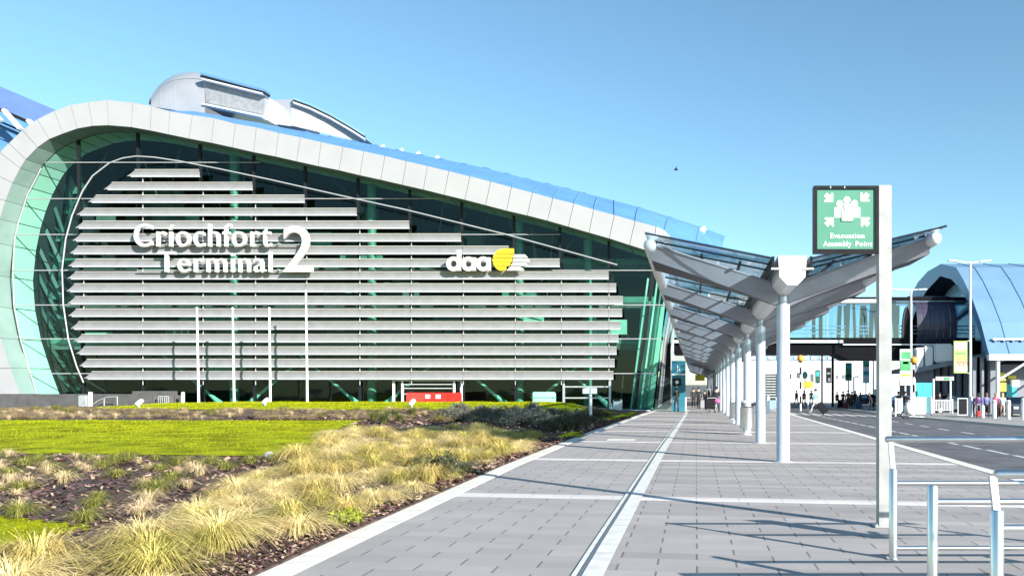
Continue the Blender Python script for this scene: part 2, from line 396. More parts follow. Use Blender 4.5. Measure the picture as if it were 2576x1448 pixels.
# ------------------------------------------------------------------ planting bed and lawns
mulchm = mat("mulch", (.075, .045, .038), .95, 0, .5, 9, .8, 25)
mb = MB(); ys = [2.5 + .25*i for i in range(60)] + [17.5+.6*i for i in range(66)]
NX = 70
def bx(i, y): 
    k = interp(y, KX); t = i/NX; return k - (.0 + 70*(t**2.2))
for y in ys:
    for i in range(NX+1): x = bx(i, y); mb.v.append((x, y, bed(x, y) - (.03 if i == 0 else 0)))
for j in range(len(ys)-1):
    for i in range(NX):
        o = j*(NX+1)+i; mb.f.append([o, o+1, o+NX+2, o+NX+1]); mb.m.append(0)
tag(mb.build("mulch_bed", mulchm, smooth=True), kind='structure')
LAWN1 = [(-400, 1140), (-400, 1056), (400, 1058), (905, 1058), (860, 1075), (812, 1092), (815, 1108), (880, 1128), (800, 1148), (600, 1150), (300, 1146), (0, 1142)]
LAWN2 = [(-400, 1270), (0, 1307), (90, 1316), (213, 1333), (120, 1352), (0, 1380), (-400, 1420)]
LAWN3 = [(214, 1030), (236, 1024), (330, 1020), (430, 1008), (430, 990), (1390, 990), (1440, 1016), (1490, 1030), (1560, 1038), (1480, 1042), (1400, 1036), (1280, 1031), (800, 1031), (400, 1030)]
LAWN4 = [(1500, 1052), (1556, 1043), (1590, 1036), (1600, 1040), (1540, 1056)]
LAWN5 = [(1390, 1100), (1410, 1090), (1470, 1082), (1450, 1096), (1400, 1106)]
lawns = ((LAWN1, 15, 34), (LAWN2, 6.5, 12.5), (LAWN3, 37, 56), (LAWN4, 34, 58), (LAWN5, 22, 34))
soil = mat("lawn_turf", (.26, .285, .008), .95, 0, .35, 1.4, .4, 30, 0, .05)
mb = MB()
blades_at = []
for poly, y0, y1 in lawns:
    st = .12 if y1 < 15 else .22
    y = y0
    while y < y1:
        x = -48.
        k = interp(y, KX)
        x0u = min(p[0] for p in poly); xa = max((x0u-VPU)*y/F, -52); xb = min((max(p[0] for p in poly)-VPU)*y/F, k-.02)
        x = math.floor(xa/st)*st
        while x < xb:
            z = bed(x, y); u, v = px(x, y, z)
            ok = inpoly(u, v, poly) if (poly is not LAWN3) else inpoly(u, max(v, 1009), [(p[0], p[1]) for p in poly])
            if ok and px(x, y, z)[0] > -420:
                q = [(x, y), (x+st, y), (x+st, y+st), (x, y+st)]
                mb.quad(*[(a, b, bed(a, b)+.02) for a, b in q]); blades_at.append((x, y, st))
            x += st
        y += st
o = mb.build("lawn", soil); tag(o, kind='structure')
print("lawn cells", len(blades_at))
def ribbon_mesh(name, V, Fc, C, material, parent=None):
    me = bpy.data.meshes.new(name); me.from_pydata(V.tolist() if hasattr(V, 'tolist') else V, [], Fc.tolist() if hasattr(Fc, 'tolist') else Fc)
    me.materials.append(material)
    at = me.attributes.new("col", 'FLOAT_COLOR', 'FACE'); at.data.foreach_set("color", np.asarray(C, dtype=np.float32).ravel())
    o = bpy.data.objects.new(name, me); S.collection.objects.link(o); 
    if parent: o.parent = parent
    return o
rg = np.random.default_rng(5)
# lawn blades: one stuff object
V = []; C = []
for (x, y, st) in blades_at:
    far = clamp(y/18, .6, 2.6); n = int((5 if y > 14 else 14))
    if y > 35 : n = 3
    if px(x, y, 0)[0] < -60: continue
    pat = .5+.5*math.sin(x*.9+math.sin(y*.6)*2)*math.sin(y*1.7+x*.3)
    for _ in range(n):
        bx_, by = x+rnd.random()*st, y+rnd.random()*st; z = bed(bx_, by)+.015
        h = rnd.uniform(.012, .032)*far**.6; w = .006*far*1.6; a = rnd.uniform(0, 6.28); l = rnd.uniform(-.03, .03)
        dx, dy = math.cos(a)*w, math.sin(a)*w
        V += [(bx_-dx, by-dy, z), (bx_+dx, by+dy, z), (bx_+l, by+rnd.uniform(-.03, .03), z+h)]
        t = clamp(rnd.gauss(.25+.5*pat, .14), 0, 1)
        c = np.array([.23, .31, .006])*(1-t)+np.array([.45, .42, .008])*t
        if rnd.random() < .05: c = np.array([.12, .17, .012])
        C.append((*c, 1))
Fc = np.arange(len(V)).reshape(-1, 3)
tag(ribbon_mesh("lawn_grass", V, Fc, C, lawnm), kind='stuff')
# bark chips: one stuff object
V = []; Fq = []; C = []
pal = [(.10, .055, .05), (.16, .09, .075), (.06, .035, .035), (.30, .20, .15), (.42, .31, .22), (.13, .075, .08), (.04, .025, .025)]
inl = lambda u, v: any(inpoly(u, v, p) for p, _, _ in lawns)
cnt = 0
while cnt < 38000:
    t = rnd.random(); y = 5.5 + 38*t**1.7
    k = interp(y, KX); x = k - .04 - (rnd.random()**1.6)*min(14, .9*y)
    z = bed(x, y); u, v = px(x, y, z)
    cnt += 1
    if u < -60 or v > 1500 or inl(u, v): continue
    s = rnd.uniform(.016, .045)*clamp(y/9, .8, 2.2); r = rnd.uniform(.3, .6); a = rnd.uniform(0, 6.28)
    tl = Vector((math.cos(a), math.sin(a), rnd.uniform(-.5, .5)))*s; tw = Vector((-math.sin(a), math.cos(a), rnd.uniform(-.6, .6)))*s*r
    c0 = Vector((x, y, z+.012+rnd.random()*.02)); o = len(V)
    V += [tuple(c0-tl-tw*.6), tuple(c0+tl*.8-tw), tuple(c0+tl+tw*.7), tuple(c0-tl*.9+tw)]; Fq.append((o, o+1, o+2, o+3))
    C.append((*rnd.choice(pal), 1))
tag(ribbon_mesh("bark_chips", V, Fq, C, barkm), kind='stuff')
# grass tufts
def tuft_mesh(name, n, H, Rr, straw, green, droop, seed):
    rr = random.Random(seed); V = []; Fq = []; C = []
    for _ in range(n):
        a = rr.uniform(0, 2*math.pi); r0 = rr.random()**.7*.10*Rr/.4; h = H*rr.uniform(.55, 1.1); out = Rr*rr.uniform(.35, 1.15); dr = droop*rr.uniform(.5, 1.3)
        tx, ty = -math.sin(a), math.cos(a); w = rr.uniform(.0018, .0042); tw = rr.uniform(-.25, .25)
        g_ = rr.random() < green; br = rr.uniform(.65, 1.2)
        prev = None; seg = 5
        for s in range(seg+1):
            t = s/seg; rad = r0 + out*(t**1.5); z = h*(1.9*t - (1.0+.55*dr)*t*t)
            ang = a+tw*t; cx, cy = rad*math.cos(ang), rad*math.sin(ang); ww = w*(1-.75*t)
            o = len(V); V += [(cx-tx*ww, cy-ty*ww, max(z, -.02)), (cx+tx*ww, cy+ty*ww, max(z, -.02))]
            if s:
                Fq.append((o-2, o-1, o+1, o))
                c = np.array((.17, .19, .035) if g_ else straw)
                if t < .4: c = c*(t/.4*.75+.25)+np.array((.20, .21, .05))*(1-(t/.4*.75+.25))
                c = c*br
                C.append((*c, 1))
    me = bpy.data.meshes.new(name); me.from_pydata(V, [], Fq); me.materials.append(grassm)
    at = me.attributes.new("col", 'FLOAT_COLOR', 'FACE'); at.data.foreach_set("color", np.asarray(C, dtype=np.float32).ravel())
    return me
straw = [tuft_mesh("grass_tuft", 640, .46, .46, (.76, .58, .22), .24, 1.05, i) for i in range(3)] + [tuft_mesh("grass_tuft", 700, .38, .56, (.86, .69, .33), .10, 1.3, 10+i) for i in range(3)]
straw += [tuft_mesh("grass_tuft", 520, .40, .42, (.66, .54, .17), .26, 1.1, 15+i) for i in range(3)] + [tuft_mesh("grass_tuft", 360, .24, .52, (.70, .55, .30), .15, 1.25, 18)]
greent = [tuft_mesh("grass_tuft", 260, .27, .34, (.44, .40, .13), .6, 1.25, 20+i) for i in range(3)]
spread = [tuft_mesh("grass_tuft", 200, .20, .50, (.60, .42, .27), .2, 1.2, 50+i) for i in range(3)]
wispy = [tuft_mesh("grass_tuft", 130, .26, .26, (.72, .54, .34), .12, 1.1, 30+i) for i in range(2)]
darkt = [tuft_mesh("grass_tuft", 300, .55, .38, (.08, .105, .045), .35, .6, 40+i) for i in range(2)]
RA = [(-30, 1392), (120, 1366), (230, 1340), (400, 1290), (520, 1225), (640, 1175), (720, 1150), (830, 1095), (815, 1075), (950, 1068), (1130, 1066), (1330, 1080), (1358, 1100), (1290, 1135), (1110, 1190), (990, 1230), (900, 1275), (780, 1335), (700, 1370), (640, 1400), (560, 1448), (560, 1600), (-30, 1600)]
RB = [(-30, 1146), (700, 1152), (700, 1160), (520, 1225), (400, 1290), (230, 1335), (-30, 1300)]
RC = [(-30, 1031), (210, 1028), (400, 1032), (1300, 1032), (1340, 1050), (1100, 1060), (920, 1056), (-30, 1055)]
RD = [(925, 1050), (1040, 1045), (1050, 1072), (940, 1072)]
GA, GB = "pale ornamental grass tufts beside the path", "greener grass tufts on the bark mulch"
placed = []
def scatter(poly, meshes, n, y0, y1, dmin, smin, smax, label, group, cat="grass tuft"):
    got = 0; tries = 0
    while got < n and tries < 60000:
        tries += 1
        y = y0 + (y1-y0)*rnd.random(); k = interp(y, KX); x = k - .30 - rnd.random()*min(1.05*y, 46)
        z = bed(x, y); u, v = px(x, y, z+(.22 if poly is RA else 0))
        if not inpoly(u, v, poly): continue
        if any((x-a)**2+(y-b)**2 < (dmin)**2 for a, b in placed): continue
        placed.append((x, y)); got += 1
        o = bpy.data.objects.new("grass_tuft", rnd.choice(meshes)); S.collection.objects.link(o)
        s = rnd.uniform(smin, smax); o.location = (x, y, z); o.scale = (s*rnd.uniform(.9, 1.1), s*rnd.uniform(.9, 1.1), s); o.rotation_euler = (rnd.uniform(-.1, .1), rnd.uniform(-.1, .1), rnd.uniform(0, 6.28))
        tag(o, label, cat, group)
    print(label, got)
scatter(RA, straw, 152, 5.2, 31, .45, .55, 1.2, "pale straw-coloured ornamental grass tuft in the dense drift beside the path kerb", GA)
scatter(RB, greent, 30, 8, 17, .42, .7, 1.1, "green-tinged grass tuft standing apart on bare bark mulch below the lawn", GB)
scatter(RB, wispy, 26, 8, 17, .35, .7, 1.2, "thin wispy straw tuft on bare bark mulch below the lawn", "thin wispy tufts on the bark mulch")
V = []; Fq = []; C = []; got = 0; tries = 0
while got < 330 and tries < 60000:
    tries += 1; y = 29+15*rnd.random(); k = interp(y, KX); x = k-.3-rnd.random()*min(1.05*y, 46); z = bed(x, y); u, v = px(x, y, z)
    if not inpoly(u, v, RC): continue
    got += 1; me = rnd.choice(spread+spread+wispy+greent[:1]); s_ = rnd.uniform(.8, 1.5); a_r = rnd.uniform(0, 6.28); ca, sa = math.cos(a_r)*s_, math.sin(a_r)*s_; o = len(V)
    V += [(x+ca*q.co.x-sa*q.co.y, y+sa*q.co.x+ca*q.co.y, z+q.co.z*s_) for q in me.vertices]
    Fq += [[i+o for i in f.vertices] for f in me.polygons]; kk = rnd.uniform(.7, 1.15)
    cc_ = np.zeros(len(me.polygons)*4, dtype=np.float32); me.attributes["col"].data.foreach_get("color", cc_); C += [tuple(r_*kk) for r_ in cc_.reshape(-1, 4)]
tag(ribbon_mesh("faded_grass", V, Fq, C, grassm), kind='stuff')
scatter(RD, darkt, 7, 24, 34, .35, .8, 1.1, "dark green strappy clump at the corner of the wide lawn", "dark green clumps by the lawn corner", "plant")
# low grey-leaved shrubs
def shrub_mesh(seed, R0, H, cols, n=900, leaf=.035):
    rr = random.Random(seed); V = []; Fq = []; C = []
    lobes = [(rr.uniform(-.5, .5)*R0, rr.uniform(-.5, .5)*R0, rr.uniform(.35, .7)*H, rr.uniform(.35, .6)*R0) for _ in range(6)]
    for _ in range(n):
        lx, ly, lz, lr = rr.choice(lobes); th = rr.uniform(0, 6.28); cz = rr.uniform(-.7, 1); q = rr.uniform(.6, 1.15)
        s_ = math.sqrt(max(0, 1-cz*cz)); p = Vector((lx+lr*q*s_*math.cos(th), ly+lr*q*s_*math.sin(th), max(.01, lz+lr*.75*q*cz)))
        a = Vector((rr.gauss(0, 1), rr.gauss(0, 1), rr.gauss(.5, 1))).normalized()*leaf*rr.uniform(.8, 1.7); b = a.cross(Vector((rr.gauss(0, 1), rr.gauss(0, 1), rr.gauss(0, 1)))).normalized()*leaf*.42
        o = len(V); V += [tuple(p-a), tuple(p+b), tuple(p+a), tuple(p-b)]; Fq.append((o, o+1, o+2, o+3)); c = rr.choice(cols); k = rr.uniform(.6, 1.3)
        C.append((c[0]*k, c[1]*k, c[2]*k, 1))
    me = bpy.data.meshes.new("shrub"); me.from_pydata(V, [], Fq); me.materials.append(grassm)
    at = me.attributes.new("col", 'FLOAT_COLOR', 'FACE'); at.data.foreach_set("color", np.asarray(C, dtype=np.float32).ravel()); return me
greyc = [(.15, .155, .12), (.10, .11, .075), (.22, .20, .16), (.12, .12, .11)]
drkc = [(.06, .075, .035), (.09, .10, .05), (.04, .05, .03), (.16, .13, .10)]
gs = [shrub_mesh(60+i, .55, .55, greyc) for i in range(3)]; ds = [shrub_mesh(70+i, .5, .55, drkc) for i in range(2)]
RE = [(1110, 1058), (1150, 1046), (1300, 1040), (1420, 1046), (1470, 1052), (1400, 1075), (1350, 1082), (1180, 1068)]
RF = [(1375, 1085), (1420, 1060), (1500, 1045), (1560, 1045), (1500, 1062), (1460, 1078), (1395, 1098)]
scatter(RE, gs, 34, 24, 42, .6, .7, 1.1, "low grey-leaved shrub in the band behind the pale grass drift", "grey-leaved shrubs behind the pale grass", "shrub")
scatter(RF, ds, 20, 22, 46, .5, .6, 1.0, "dark twiggy shrub near the far end of the garden kerb", "dark shrubs by the far kerb", "shrub")
p = ray(1103, 1208, bed); o = bpy.data.objects.new("shrub", ds[0]); S.collection.objects.link(o); o.location = p; o.scale = (.75, .75, .95)
tag(o, "single dark bush among pale grass beside the kerb, nearest dark bush to the path", "shrub")

wc = [(.30, .34, .03), (.38, .38, .04), (.20, .26, .04)]
p = ray(868, 1316, bed); o = bpy.data.objects.new("weed_patch", shrub_mesh(91, .5, .16, wc, 500, .04)); S.collection.objects.link(o); o.location = p; o.scale = (.5, .35, .6)
tag(o, "low yellow-green weed patch on the bark strip hard by the path kerb", "plant")
p = G(1562, 1105); mb = MB(); mb.box(p.x-.42, p.x+.42, p.y-.28, p.y+.28, p.z, p.z+.006); o = mb.build("access_cover", kerbm); tag(o, "pale rectangular access cover set in the paving left of the drain channel", "cover")

p = ray(677, 1152, bed); mb = MB(); mb.ball((p.x, p.y, p.z+.06), .10, 10, sq=(1.1, .8, .85)); o = mb.build("stone", mat("stone_grey", (.36, .36, .36), .8), smooth=True); tag(o, "pale rounded stone among the grass tufts at the near edge of the wide lawn", "stone")
# ------------------------------------------------------------------ terminal building
YF, YG, YI = 58.0, 59.5, 61.6
T = empty("terminal_building", P(900, 1010, YF), "long glass terminal building with sweeping white curved roof edge and rows of grey louvres", "building")
OUT = [(-10,1040),(-35,1000),(-70,930),(-100,860),(-122,780),(-130,700),(-125,620),(-105,545),(-75,480),(-40,425),(0,383.8),(22.9,360.9),(57.2,328.3),(94.2,301),(137.3,279.9),(177.8,265),(222.6,257.9),(270,252.3),(335,259),(381,268),(428,281),(484,290),(538,298),(593,312),(645,321),(701,335),(756,346),(808,358),(863,370),(915,381),(968,393),(1022,406),(1075,418),(1129,431),(1182,444),(1234,457),(1286,471),(1339,485),(1390,499),(1443,512),(1493,527),(1545,541),(1597,556),(1650,570)]
INN = [(70,1040),(52,995),(26,925),(2,850),(-14,770),(-20,690),(-12,610),(0,551),(14,505),(32,460),(51,423.4),(65.1,401.4),(95,370.6),(124.1,350.3),(159.3,336.3),(194.5,323.9),(233.2,317),(273.5,315.5),(330,320),(378,328.5),(423,338),(476,349),(532,359.5),(585,371),(638,383),(693,394),(746,406),(800,418),(853,428.5),(905,441),(958,452.5),(1012,465),(1065,477),(1117,490),(1169,502.5),(1221,516),(1274,530),(1326,542),(1377,555),(1429,570),(1481,585),(1532,599.5),(1583,616),(1640,634)]
def xz(u, v): p = P(u, v, YF); return (p.x, p.z)
# turn of the fascia round the right-hand corner and back along the building
def st3(i):
    a, b = xz(*OUT[i]), xz(*INN[i]); return Vector((a[0], YF, a[1])), Vector((b[0], YF, b[1]))
STN = [st3(i) for i in range(len(OUT))]
zo, zi = STN[-1][0].z, STN[-1][1].z
for (x, y, dz) in ((-2.3, 58.6, -.2), (-1.95, 60.2, -.35), (-1.85, 63, -.5), (-1.85, 75, -.8), (-1.85, 150, -2.5)):
    STN.append((Vector((x, y, zo+dz)), Vector((x+.05, y, zi+dz))))
mb = MB()
for i in range(len(STN)-1):
    a, b, c, e = STN[i][0], STN[i+1][0], STN[i+1][1], STN[i][1]
    g_ = .0018 if i < len(OUT)-1 else 0
    L = (b-a).length; t = .018/max(L, .1)
    qa, qb = a.lerp(b, t), b.lerp(a, t); qe, qc = e.lerp(c, t), c.lerp(e, t)
    n = (b-a).cross(e-a).normalized()
    if n.y > 0: n = -n
    off = n*.03
    vs = [qa+off, qb+off, qc+off, qe+off, qa-off, qb-off, qc-off, qe-off]
    mb.add(vs, [(0,1,2,3),(0,1,5,4),(1,2,6,5),(2,3,7,6),(3,0,4,7)])
    mb.quad(a-n*.01, b-n*.01, c-n*.01, e-n*.01, 1)
mb.build("fascia", [white, mull], T)
# reveal between fascia and glazing: separate panels, then the inner reveal seen through the glass
mb = MB()
def reveal(mb, y0, y1, rows, gap, mi, i0=0, i1=len(INN)):
    for i in range(i0, i1-1):
        a, b = xz(*INN[i]), xz(*INN[i+1])
        for r in range(rows):
            ya, yb = y0+(y1-y0)*r/rows, y0+(y1-y0)*(r+1)/rows
            p, q = Vector((a[0], 0, a[1])), Vector((b[0], 0, b[1])); t = gap/max((q-p).length, .1)
            p2, q2 = p.lerp(q, t), q.lerp(p, t)
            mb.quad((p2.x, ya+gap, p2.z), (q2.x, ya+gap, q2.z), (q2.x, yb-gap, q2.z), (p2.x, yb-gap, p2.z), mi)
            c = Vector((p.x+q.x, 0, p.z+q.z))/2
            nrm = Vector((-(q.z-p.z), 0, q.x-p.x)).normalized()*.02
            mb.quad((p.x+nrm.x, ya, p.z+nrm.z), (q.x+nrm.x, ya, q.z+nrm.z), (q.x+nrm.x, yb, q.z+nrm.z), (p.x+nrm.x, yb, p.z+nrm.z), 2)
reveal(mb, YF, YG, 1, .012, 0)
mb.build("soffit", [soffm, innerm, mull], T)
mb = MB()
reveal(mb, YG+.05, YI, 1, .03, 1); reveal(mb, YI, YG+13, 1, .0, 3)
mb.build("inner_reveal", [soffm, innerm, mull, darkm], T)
# glazing sheet
RB_ = [(1640, 634), (1676, 763), (1660, 852), (1652, 939), (1643, 1027), (1640, 1060)]
gp = [xz(*p) for p in INN] + [(P(u, v, YG).x, P(u, v, YG).z) for u, v in RB_[1:]]
mb = MB(); mb.add([(x, YG, z) for x, z in gp], [list(range(len(gp)))])
mb.build("glazing", gfac, T)
def topv(u):      # lower edge of the fascia at picture column u
    return interp(u, [(a, b) for a, b in INN[9:]])
def Tz(u, v, Y=YG): return P(u, v, Y)
# mullions
def botv(u): return 1050
for u0, u1 in ((196, 212), (346, 362), (503, 512), (638, 641), (767, 771), (900, 906), (1030, 1036), (1161, 1166), (1292, 1298), (1408, 1414), (1531, 1531)):
    mb = MB(); pt, pb = Tz(u0, topv(u0)*.975+24, YG), Tz(u1, 1052, YG)
    mb.bar((pb.x, YG+.03, pb.z), (pt.x, YG+.03, pt.z+.15), .20, .18); mb.build("mullion", mull, T)
mb = MB(); 
for (a, b) in (((1645, 650), (1634, 757)), ((1630, 768), (1622, 846)), ((1622, 846), (1606, 939)), ((1606, 939), (1596, 1040))):
    mb.bar(Tz(*a, YG+.05), Tz(*b, YG+.05), .3, .25)
mb.build("corner_post", mull, T)
# white horizontal transoms (v, u from, u to)
def leftu(v):
    return interp(v, [(400, 120), (423, 104), (490, 69), (561, 46), (601, 37), (677, 32), (768, 35), (855, 52), (940, 77), (1000, 96)])
for v, ur in ((409, 655), (500, 1155), (590, 1410), (680, 1655), (767, 1674), (852, 1660), (939, 1651)):
    mb = MB(); a, b = Tz(leftu(v), v, YG-.12), Tz(ur, v, YG-.12)
    mb.tube([a, b], .042, 8); mb.build("transom", linew, T, smooth=True)
# edge frame along the glass on the left and the free white curved tube
mb = MB(); mb.tube([Tz(*p, YG-.08) for p in ((96,1000),(77,940),(52,855),(35,768),(32,677),(37,601),(46,561),(69,490),(104,423))], .05, 8)
mb.build("edge_frame", linew, T, smooth=True)
CT = [(210,962),(193,922),(172,855),(159,766),(156,677),(165,601),(181,542),(207,481),(233,442),(275,410),(308,398),(343,393),(389,396),(454,406),(551,425),(670,450),(759,470),(897,501),(1022,528),(1274,590),(1552,666)]
mb = MB(); mb.tube([Tz(*p, 58.35) for p in CT], .05, 10); mb.build("curved_rail", linew, T, smooth=True)
# louvres
LV = [(427,446,330,503),(459,479,272,636),(491,511,232,767),(524,543,203,898),(556,576,200,1030),(588,608,193,1160),(619,640,186,1280),(651,672,182,1408),(683,703,180,1531),(713,735,178,1550),(745,766,180,1567),(776,797,182,1565),(808,829,188,1561),(840,861,196,1556),(871,892,202,1551),(902,923,210,1546),(933,954,222,1543)]
MU = [207, 356, 508, 640, 769, 903, 1033, 1164, 1295, 1411, 1531]
YL = 58.75
for v0, v1, u0, u1 in LV:
    mb = MB(); z1, z0 = Tz(0, v0, YL).z, Tz(0, v1, YL).z; H = z1-z0
    sec = []
    for k in range(9):                                  # hollow blade, open to the front, with a bright lower lip
        t = k/8; a = math.radians(-44+64*t)
        sec.append((YL-.05+.30*math.cos(a)-.26, z1-.03-(H-.11)*t))
    xa, xb = Tz(u0, v0, YL).x, Tz(u1, v0, YL).x
    cuts = [xa]+[Tz(m, v0, YL).x for m in MU if u0+25 < m < u1-12]+[xb]
    for c0, c1 in zip(cuts, cuts[1:]):
        c0 += .012; c1 -= .012
        sl = .33 if c0 < xa+.02 else 0
        vs = []
        for j, (yy, zz) in enumerate(sec):
            s_ = sl*(1-j/8); vs += [(c0+sl-sl*(1-(1-j/8))+0*s_ - sl*(j/8), yy, zz), (c1, yy, zz)]
        mb.add(vs, [(2*j, 2*j+1, 2*j+3, 2*j+2) for j in range(8)], 0)
        yb, zb = sec[-1]
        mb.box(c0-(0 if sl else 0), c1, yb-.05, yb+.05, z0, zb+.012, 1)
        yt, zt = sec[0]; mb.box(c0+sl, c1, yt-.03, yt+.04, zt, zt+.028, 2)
        mb.quad((c0+sl, yt+.04, zt+.028), (c1, yt+.04, zt+.028), (c1, YL+.22, zt-.08), (c0+sl, YL+.22, zt-.08), 0)
    for m in MU:
        if u0+25 < m < u1-4:
            x = Tz(m, v0, YL).x
            mb.bar((x, YL+.03, z0+.06), (x, YL+.01, z1-.06), .07, .03, 1, up=(0,1,0)); mb.box(x-.04, x+.04, YL+.1, YG-.02, z1-.12, z1-.04, 1)
            mb.box(x-.025, x+.025, YL+.12, YL+.17, z0-.40, z1-.1, 1)
    mb.build("louvre", [louvm, lipm, kerbm], T)
# interior: slabs, columns, braces, back wall
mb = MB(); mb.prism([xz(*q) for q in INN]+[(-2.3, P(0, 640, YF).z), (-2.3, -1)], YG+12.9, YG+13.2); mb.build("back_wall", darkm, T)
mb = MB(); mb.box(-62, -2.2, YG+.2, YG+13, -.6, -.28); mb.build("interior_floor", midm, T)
for v, y0 in ((864, 2.6), (760, 4.5), (664, 4.5)):
    mb = MB(); z = Tz(0, v, YG+y0).z; mb.box(-58, -3.2, YG+y0, YG+12.9, z-.45, z, 0); mb.box(-58, -3.2, YG+y0-.06, YG+y0-.005, z-.02, z+.45, 1)
    mb.build("floor_slab", [midm, teal], T)
rr = random.Random(4)
for u in (590, 935, 1306, 1478):
    x = Tz(u, 900, YG+2).x; mb = MB(); mb.tube([(x, YG+2, -.5), (x, YG+2, Tz(0, topv(u)+20, YG+2).z)], .33, 12)
    mb.build("column", teal, T, smooth=True)
for u in (590, 935, 1306, 1560):
    for sgn in ((-1, 1) if u < 1500 else (-1,)):
        mb = MB(); a = Tz(u+sgn*28, 1020, YG+1.2); b = Tz(u+sgn*118, 945, YG+1.2); m_ = a.lerp(b, .35)
        mb.tube([a+Vector((0, 0, -.6)), a, m_, b, b+(b-a)*.9], [.28, .26, .12, .09, .09], 8); mb.build("brace", tealight, T, smooth=True)
mb = MB()                                             # roof trusses and rods behind the upper glass
for i in range(26):
    u = 180+i*55; v = topv(u)+rr.uniform(14, 40)
    a = Tz(u, v, YG+3); b = Tz(u+rr.uniform(-90, 90), v+rr.uniform(60, 170), YG+rr.uniform(2, 5)); mb.tube([a, b], rr.choice((.05, .07, .13)), 6, rr.choice((0, 0, 1)))
for i in range(14):
    u = 150+i*105; mb.tube([Tz(u, topv(u)+18, YG+5), Tz(u+90, topv(u+90)+26, YG+5)], .22, 8, 0)
mb.build("roof_truss", [midm, darkm], T)
mb = MB()                                             # lattice beside the inner reveal on the left
LT = [(150,420),(118,470),(98,540),(92,610),(91,680),(94,760),(105,840),(125,920),(150,985)]
LT2 = [(215,470),(180,520),(160,590),(152,660),(152,740),(160,820),(172,900),(190,960),(205,1000)]
for i in range(len(LT)-1):
    mb.bar(Tz(*LT[i], YI+.1), Tz(*LT[i+1], YI+.1), .22, .3, 1); mb.bar(Tz(*LT[i], YI+.3), Tz(*LT2[i+1], YI+1.2), .22, .22, 0); mb.bar(Tz(*LT2[i], YI+1.2), Tz(*LT2[i+1], YI+1.2), .15, .15, 0)
    mb.bar(Tz(*LT2[i], YI+1.2), Tz(*LT[i], YI+1.4), .14, .14, 0)
    c = Tz((LT[i][0]+LT2[i][0])/2+8, (LT[i][1]+LT2[i][1])/2+20, YI+1.6); mb.box(c.x-.6, c.x+.5, c.y, c.y+.1, c.z-.7, c.z+.7, 2)
mb.build("lattice_frame", [mat("lattice_teal", (.03, .10, .09), .5), mull, teal], T)
mb = MB()                                             # scattered interior partitions, desks and screens glimpsed behind the louvres
for i in range(95):
    u = rr.uniform(170, 1560); v = rr.choice((rr.uniform(690, 760), rr.uniform(770, 860), rr.uniform(480, 660), rr.uniform(870, 940)))
    if v < topv(u)+40: continue
    Y = YG+rr.uniform(4, 11); c = Tz(u, v, Y); w, h = rr.uniform(.3, 2.2), rr.uniform(.2, .9)
    mb.box(c.x-w, c.x+w, Y, Y+.15, c.z-h, c.z+h, rr.choice((0, 0, 1, 2)))
mb.build("interior_partition", [midm, teal, tealight], T)
mb = MB()
for i in range(5):
    u = 1600+i*14; mb.bar(Tz(u+30-i*2, 700, YG+1.2), Tz(u-14-i*2, 1030, YG+1.2), .25, .12, i % 2)
mb.quad(Tz(1612, 770, YG+1.6), Tz(1672, 770, YG+1.6), Tz(1640, 1040, YG+1.6), Tz(1590, 1040, YG+1.6), 0)
mb.build("corner_glass_fin", [tealight, teal], T)
# ground-floor doorway
mb = MB()
for u in (990, 1012, 1142, 1160): 
    a = Tz(u, 954, YG-.3); b = Tz(u, 1050, YG-.3); mb.box(a.x-.07, a.x+.07, YG-.35, YG-.2, b.z, a.z)
a, b = Tz(990, 954, YG-.3), Tz(1160, 954, YG-.3); mb.box(a.x, b.x, YG-.33, YG-.22, a.z-.12, a.z+.02)
for v in (966, 976, 990): 
    a, b = Tz(1014, v, YG-.2), Tz(1140, v, YG-.2); mb.box(a.x, b.x, YG-.26, YG-.22, a.z-.02, a.z+.02)
mb.build("door_frame", whitep, T)
mb = MB()
for u in (1418, 1534): 
    a, b = Tz(u, 954, YG-.2), Tz(u, 1045, YG-.2); mb.box(a.x-.08, a.x+.08, YG-.3, YG-.15, b.z, a.z)
for v in (972, 1000): 
    a, b = Tz(1418, v, YG-.2), Tz(1534, v, YG-.2); mb.box(a.x, b.x, YG-.28, YG-.18, a.z-.05, a.z+.05)
mb.build("door_frame", galv, T)
mb = MB(); a, b = Tz(1540, 1030, YG-1), Tz(1655, 1033, YG-1); mb.tube([a, b], .05, 8); mb.tube([a+Vector((0,0,-.15)), b+Vector((0,0,-.15))], .05, 8); mb.build("base_rail", whitep, T)
# roof behind the fascia: swells up and back
SIL = [(-150,700,70),(-60,470,70),(60,345,70),(175,278,69),(270,262,68),(380,272,67),(480,290,66),(593,309,66),(645,316,66),(701,326,66),(756,335,66),(808,344,66),(863,354,66),(915,363,66.5),(968,375,67),(1022,386,67),(1075,397,67.5),(1129,408,68),(1182,418,68),(1234,428,68.5),(1310,449,69),(1380,466,70),(1440,481,71),(1499,498,72),(1550,511,73),(1610,526,75),(1680,545,80),(1763,571,88),(1824,594,98)]
C0 = [s_[0] for s_ in STN[3:]]
def along(pts, n):
    d = [0]
    for a, b in zip(pts, pts[1:]): d.append(d[-1]+(b-a).length)
    out = []
    for i in range(n):
        t = d[-1]*i/(n-1); k = 0
        while k < len(d)-2 and d[k+1] < t: k += 1
        out.append(pts[k].lerp(pts[k+1], (t-d[k])/max(1e-6, d[k+1]-d[k])))
    return out
cut = len(OUT)-3
A = [s_[0] for s_ in STN[4:cut+1]] + [STN[cut+1][0]] + [P(1668, 590, 61), P(1748, 625, 68), P(1812, 650, 76)]
Bp = []
sil = [(u, v, y) for u, v, y in SIL]
